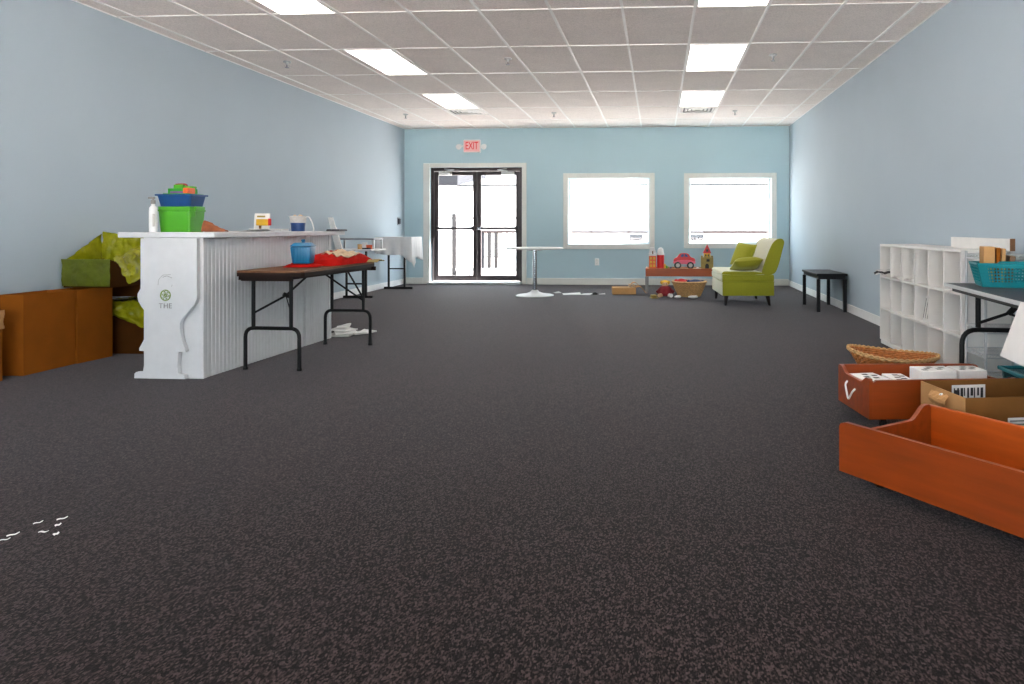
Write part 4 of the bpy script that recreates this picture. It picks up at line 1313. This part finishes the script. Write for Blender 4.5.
for i in range(4):
    j = (i + 1) % 4
    nb = 22 if i % 2 == 0 else 14
    basket_side(bm, (*cb[i], .004), (*cb[j], .004), (*ctp[i], hh), (*ctp[j], hh), nb, 7)
    a0, a1 = Vector((*cb[i], .0)), Vector((*cb[j], .0))
    c0, c1 = Vector((*ctp[i], hh)), Vector((*ctp[j], hh))
    for (va, vb) in ((0, .22), (.84, 1)):         # the solid bands at foot and rim
        q = [a0.lerp(c0, va), a1.lerp(c1, va), a1.lerp(c1, vb), a0.lerp(c0, vb)]
        n = (q[1] - q[0]).cross(q[3] - q[0]).normalized() * .002
        vs = [bm.verts.new(x + n) for x in q] + [bm.verts.new(x - n) for x in q]
        for f in ((0, 1, 2, 3), (7, 6, 5, 4), (0, 4, 5, 1), (1, 5, 6, 2), (2, 6, 7, 3), (3, 7, 4, 0)):
            bm.faces.new([vs[k] for k in f])
    for u0, u1 in ((0, .12), (.88, 1)):           # and the solid corners
        q = [a0.lerp(a1, u0), a0.lerp(a1, u1), c0.lerp(c1, u1), c0.lerp(c1, u0)]
        n = (q[1] - q[0]).cross(q[3] - q[0]).normalized() * .0018
        vs = [bm.verts.new(x + n) for x in q] + [bm.verts.new(x - n) for x in q]
        for f in ((0, 1, 2, 3), (7, 6, 5, 4), (0, 4, 5, 1), (1, 5, 6, 2), (2, 6, 7, 3), (3, 7, 4, 0)):
            bm.faces.new([vs[k] for k in f])
obj('lattice_wall', bm, 'teal', tk)
bm = B(); box(bm, -bx, bx, -by, by, 0, .004, .001); obj('bottom', bm, 'teal', tk)
bm = B()
for i in range(4):
    j = (i + 1) % 4
    tube(bm, [(*ctp[i], hh), (*ctp[j], hh)], .0065, 6)
tube(bm, round_path([(-.1, -ty_, hh), (-.09, -ty_, hh + .012), (.12, -ty_, hh + .012), (.13, -ty_, hh)], .01), .006, 6)
obj('rim', bm, 'teal', tk)
cz_, sz_ = cos(radians(-14)), sin(radians(-14))
def in_basket(lx, ly, lz):
    return (2.0 + lx * cz_ - ly * sz_, 4.15 + lx * sz_ + ly * cz_, TZ + .002 + lz)
for lx, w, h, m, tilt, l in ((-.128, .055, .215, 'cardlight', 0, 'thick tan book standing in the teal basket'), (-.086, .02, .21, 'card', .02, 'thin brown book right of the thick tan one in the basket'), (-.06, .018, .205, 'cardlight', .03, 'thin tan book third along in the teal basket'), (-.03, .03, .165, 'wooddark', .12, 'dark brown book leaning at the right in the teal basket')):
    t = thing('book', l, 'book', in_basket(lx, .02, .007), radians(-14), 'books in the teal basket')
    bm = B(); box(bm, -w / 2, w / 2, -.08, .06, 0, h, .002, mx=T(ry=tilt)); obj('cover', bm, m, t)
    bm = B(); box(bm, -w / 2 + .003, w / 2 - .003, -.075, .058, h, h + .002, mx=T(ry=tilt)); obj('page_block', bm, 'beige', t)

# clear teal storage bin on the carpet under the table
sb = thing('storage_bin', 'clear teal storage bin on the carpet under the black table', 'bin', (2.215, 4.31, 0), 0)
bm = B(); tub(bm, 0, 0, 0, .20, .11, .15, .13, .17, .006); obj('body', bm, 'tealclear', sb)
bm = B()
for a in ((-.142, .142, -.182, -.17), (-.142, .142, .17, .182), (-.142, -.13, -.17, .17), (.13, .142, -.17, .17)):
    box(bm, *a, .19, .212, .004)
obj('rim', bm, 'teal', sb)

# ------------------------------------------------------------------ wicker tray on the carpet
wk = thing('wicker_tray', 'shallow oval wicker tray on the carpet behind the orange drawers', 'basket', (1.725, 5.36, 0), radians(-18))
bm = B()
def wr_fn(z, a):
    return .75 + .25 * (z / .1)
for j in range(9):
    f = j / 8
    pts = []
    for k in range(64):
        a = 2 * pi * k / 64
        rr = (.72 + .28 * f) + .018 * (1 if (k + j) % 2 else -1)
        zz = .012 + f * (.095 + .028 * cos(a) ** 2 - .016 * cos(a))
        pts.append((.305 * rr * cos(a), .21 * rr * sin(a), zz))
    tube(bm, pts, .0075, 5, closed=True)
for j in range(8):
    rr = .08 + .085 * j
    tube(bm, [(.305 * rr * cos(2 * pi * k / 48), .21 * rr * sin(2 * pi * k / 48), .012 + .003 * ((k + j) % 2)) for k in range(48)], .008, 4, closed=True)
for k in range(32):
    a = 2 * pi * k / 32
    tube(bm, [(.305 * rr * cos(a), .21 * rr * sin(a), z) for rr, z in ((.05, .012), (.72, .014), (1.0, .105 + .028 * cos(a) ** 2 - .016 * cos(a)))], .005, 4)
obj('woven_body', bm, 'wicker', wk)
bm = B()
for s in (0, pi):
    tube(bm, [(.305 * 1.03 * cos(2 * pi * k / 96) + .0, .21 * 1.03 * sin(2 * pi * k / 96), .114 + .028 * cos(2 * pi * k / 96) ** 2 - .016 * cos(2 * pi * k / 96) + .009 * sin(24 * 2 * pi * k / 96 + s)) for k in range(96)], .009, 5, closed=True)
obj('braided_rim', bm, 'wickerl', wk, True)

# ------------------------------------------------------------------ orange wooden trundle drawers
def side_profile(L_, hi, lo, z0, rise=.11):
    """end board whose top dips between two raised corners"""
    pts = [(0, z0), (L_, z0), (L_, hi - .012), (L_ - .012, hi)]
    n = 8
    for k in range(n + 1):
        t = k / n
        s = t * t * (3 - 2 * t)
        pts.append((L_ - .035 - rise * t, hi + (lo - hi) * s))
    for k in range(n + 1):
        t = k / n
        s = t * t * (3 - 2 * t)
        pts.append((.035 + rise * (1 - t), lo + (hi - lo) * s))
    pts += [(.012, hi), (0, hi - .012)]
    return pts
def end_profile(L_, hi, lo, z0, rise=.1):
    pts = [(0, z0), (L_, z0), (L_, hi - .012), (L_ - .012, hi)]
    n = 8
    for k in range(n + 1):
        t = k / n
        q = t * t * (3 - 2 * t)
        pts.append((L_ - .035 - rise * t, hi + (lo - hi) * q))
    pts.append((0, lo))
    return pts
def caster(x, y, zb, par):
    bm = B(); lathe(bm, [(0, -.012), (.02, -.012), (.022, 0), (.02, .012), (0, .012)], 14)
    xform(bm, Matrix.Translation((x, y, .0225)) @ Matrix.Rotation(pi / 2, 4, 'Y'))
    box(bm, x - .014, x + .014, y - .012, y + .012, .03, zb, .002)
    obj('caster', bm, 'black', par)
# front drawer
dA = thing('trundle_drawer', 'empty orange wooden trundle drawer nearest the camera at the right', 'drawer', (.752, 3.012, 0), atan2(-.82, .57))
zb = .045
bm = B(); prism(bm, [(0, zb), (1.25, zb), (1.25, .262), (.03, .252), (.008, .244), (0, .23)], 0, .02, 'xz'); obj('front_panel', bm, 'wood', dA)
bm = B(); prism(bm, [(p[0] + .0205, p[1]) for p in end_profile(.50, .268, .212, zb + .01, .10)], .045, .065, 'yz'); obj('end_panel', bm, 'wood', dA)
bm = B(); box(bm, .045, 1.2, .521, .541, zb + .01, .262, .003); obj('back_panel', bm, 'woodlit', dA)
bm = B(); prism(bm, [(p[0] + .0205, p[1]) for p in end_profile(.50, .268, .212, zb + .01, .10)], 1.18, 1.2, 'yz'); obj('end_panel', bm, 'wood', dA)
bm = B(); box(bm, .065, 1.18, .0205, .521, zb + .012, zb + .024); obj('bottom_panel', bm, 'wood', dA)
for x in (.14, 1.1):
    for y in (.08, .46):
        caster(x, y, zb + .012, dA)
# rear drawer with rope handle and books
dB = thing('trundle_drawer', 'orange wooden trundle drawer with rope handle behind the empty one', 'drawer', (1.092, 3.76, 0), radians(7))
DL, DD = .78, .425
zb = .06
bm = B(); prism(bm, [(p[0], p[1]) for p in side_profile(DD, .27, .235, zb, .08)], 0, .02, 'yz'); obj('front_panel', bm, 'wood', dB)
bm = B(); prism(bm, [(.0205, zb), (DL, zb), (DL, .262), (.04, .262), (.0205, .25)], .0, .018, 'xz'); obj('side_panel', bm, 'wood', dB)
bm = B(); prism(bm, [(.0205, zb), (DL, zb), (DL, .262), (.04, .268), (.0205, .268)], DD - .018, DD, 'xz'); obj('side_panel', bm, 'wood', dB)
bm = B(); prism(bm, [(p[0], p[1]) for p in side_profile(DD, .262, .225, zb, .08)], DL + .0005, DL + .02, 'yz'); obj('back_panel', bm, 'wood', dB)
bm = B(); box(bm, .0205, DL, .0185, DD - .0185, zb + .01, zb + .022); obj('bottom_panel', bm, 'wood', dB)
bm = B(); tube(bm, round_path([(-.001, .285, .20), (-.016, .283, .185), (-.018, .24, .115), (-.018, .225, .115), (-.016, .18, .165), (-.001, .178, .18)], .02), .0055, 7); obj('rope_handle', bm, 'white', dB)
for x in (.1, DL - .08):
    for y in (.06, DD - .06):
        caster(x, y, zb + .01, dB)
def inB(lx, ly, lz):
    a = radians(7)
    return (1.092 + lx * cos(a) - ly * sin(a), 3.76 + lx * sin(a) + ly * cos(a), lz)
def printed_box(label, lx, ly, z0, w, d, h, rz, group, dark=True):
    t = thing('printed_box', label, 'box', inB(lx, ly, z0), rz + radians(7), group)
    bm = B(); box(bm, -w / 2, w / 2, -d / 2, d / 2, 0, h, .003); obj('body', bm, 'paper', t)
    bm = B()
    for i in range(5):
        x = -w / 2 + .02 + (w - .05) * i / 5
        y = -d / 2 + .02 + (i * 37 % 5) / 5 * (d - .05)
        box(bm, x, x + .03, y, y + .025, h, h + .001)
    box(bm, -w / 2 + .03, w / 2 - .03, -d / 2 - .001, -d / 2, h * .45, h * .75)
    obj('print', bm, 'ink' if dark else 'inkgrey', t)
    return t
z_in = zb + .0225
printed_box('flat white printed box at the left inside the rear drawer', .105, .24, z_in, .15, .2, .15, .1, 'printed boxes in the rear drawer')
printed_box('flat white printed box second from left inside the rear drawer', .268, .24, z_in, .11, .2, .145, -.05, 'printed boxes in the rear drawer')
printed_box('white printed box standing tall mid rear drawer', .465, .24, z_in, .2, .14, .19, 0, 'printed boxes in the rear drawer', False)
printed_box('white printed box at the right end of the rear drawer', .67, .26, z_in, .16, .14, .185, 0, 'printed boxes in the rear drawer', False)
# brown carton between the drawers
cb_ = thing('open_carton', 'open brown carton with white labels between the two drawers', 'box', (1.385, 3.30, 0), radians(10))
CW, CD, CH = .70, .37, .285
bm = B()
box(bm, 0, CW, 0, .006, 0, CH); box(bm, 0, CW, CD - .006, CD, 0, CH); box(bm, CW - .006, CW, .006, CD - .006, 0, CH); box(bm, .0, CW, .0, CD, 0, .006)
obj('walls', bm, 'cartonbrown', cb_)
bm = B(); box(bm, -.003, .004, .001, .15, .002, CH); box(bm, -.003, .004, .25, CD - .001, .002, CH); box(bm, -.003, .004, .15, .25, .002, CH - .085); box(bm, -.003, .004, .15, .25, CH - .045, CH); e_ = obj('end_wall', bm, 'cardlight', cb_)
bm = B(); tube(bm, round_path([(-.008, .23, CH - .05), (-.014, .21, CH - .075), (-.012, .19, CH - .03), (-.01, .17, CH - .02)], .02), .006, 6); obj('tape_twist', bm, 'paper', cb_)
bm = B(); sheet(bm, lambda u, v: (-.006 - .02 * sin(v * 3), .12 + .14 * u, CH - .02 - .06 * v + .01 * nz(u * 5, v * 5)), 8, 5, .002); obj('clear_tape', bm, 'cardlight', cb_)
bm = B(); box(bm, .16, .34, CD - .0075, CD - .006, CH - .105, CH - .025); obj('label', bm, 'paper', cb_)
bm = B()
for i in range(9):
    box(bm, .17 + i * .018, .17 + i * .018 + .006 + .004 * (i % 3), CD - .0085, CD - .0075, CH - .09 + .01 * (i % 2), CH - .04)
box(bm, .175, .2, CD - .0088, CD - .0075, CH - .085, CH - .05)
obj('label_print', bm, 'ink', cb_)
bm = B(); box(bm, .205, .36, -.0015, 0, CH - .155, CH - .095); obj('label', bm, 'paper', cb_)
bm = B()
for i in range(3):
    box(bm, .215, .34, -.0025, -.0015, CH - .145 + i * .016, CH - .138 + i * .016)
obj('label_print', bm, 'inkgrey', cb_)

# ------------------------------------------------------------------ paper scraps on the near carpet
scr = [(-2.205, 2.316, .034, .008, .75, 'white paper scrap at the far left of the scatter on the carpet'), (-2.205, 2.415, .028, .006, .75, 'thin white scrap at the upper left of the scatter on the carpet'),
      (-2.119, 2.343, .034, .008, .0, 'white scrap lying level in the middle of the scatter'), (-2.062, 2.33, .016, .015, 1.0, 'stubby white scrap lowest at the right of the scatter'),
      (-2.118, 2.401, .018, .014, .8, 'stubby white scrap between two others at the right of the scatter'), (-2.149, 2.454, .032, .009, .7, 'long white scrap topmost of the scatter on the carpet'), (-2.197, 2.277, .03, .005, .4, 'faint thin scrap at the left picture edge')]
for x, y, l, w, a, lab in scr:
    bm = B(); sheet(bm, lambda u, v: (l * (u - .5), w * (v - .5) * (1 - .4 * u), .002 + .004 * u * u + .0015 * sin(u * 7)), 6, 3, .002)
    tag(obj('paper_scrap', bm, 'paper', None, False, (x, y, 0), (0, 0, a)), lab, 'paper scrap', 'paper scraps on the near carpet')

# ------------------------------------------------------------------ light
w = bpy.data.worlds.new('sky')
SC.world = w
w.use_nodes = True
bg = w.node_tree.nodes['Background']
bg.inputs['Color'].default_value = (.80, .92, 1.0, 1)
bg.inputs['Strength'].default_value = 9.0
sun = bpy.data.lights.new('sun', 'SUN')
sun.energy = 118
sun.angle = radians(1)
so_ = bpy.data.objects.new('sun', sun)
so_.rotation_euler = Vector((-.55, -.12, -1)).to_track_quat('-Z', 'Y').to_euler()
so_.location = (0, 5, 12)
COL.objects.link(so_)

vs = SC.view_settings
vs.view_transform = 'Standard'
vs.look = 'None'
vs.gamma = 1
vs.exposure = .13
vs.use_curve_mapping = False
SC.cycles.use_denoising = True
SC.cycles.max_bounces = 10
SC.cycles.diffuse_bounces = 6
SC.cycles.transparent_max_bounces = 12
SC.cycles.sample_clamp_indirect = 60
SC.cycles.caustics_reflective = False
SC.cycles.caustics_refractive = False
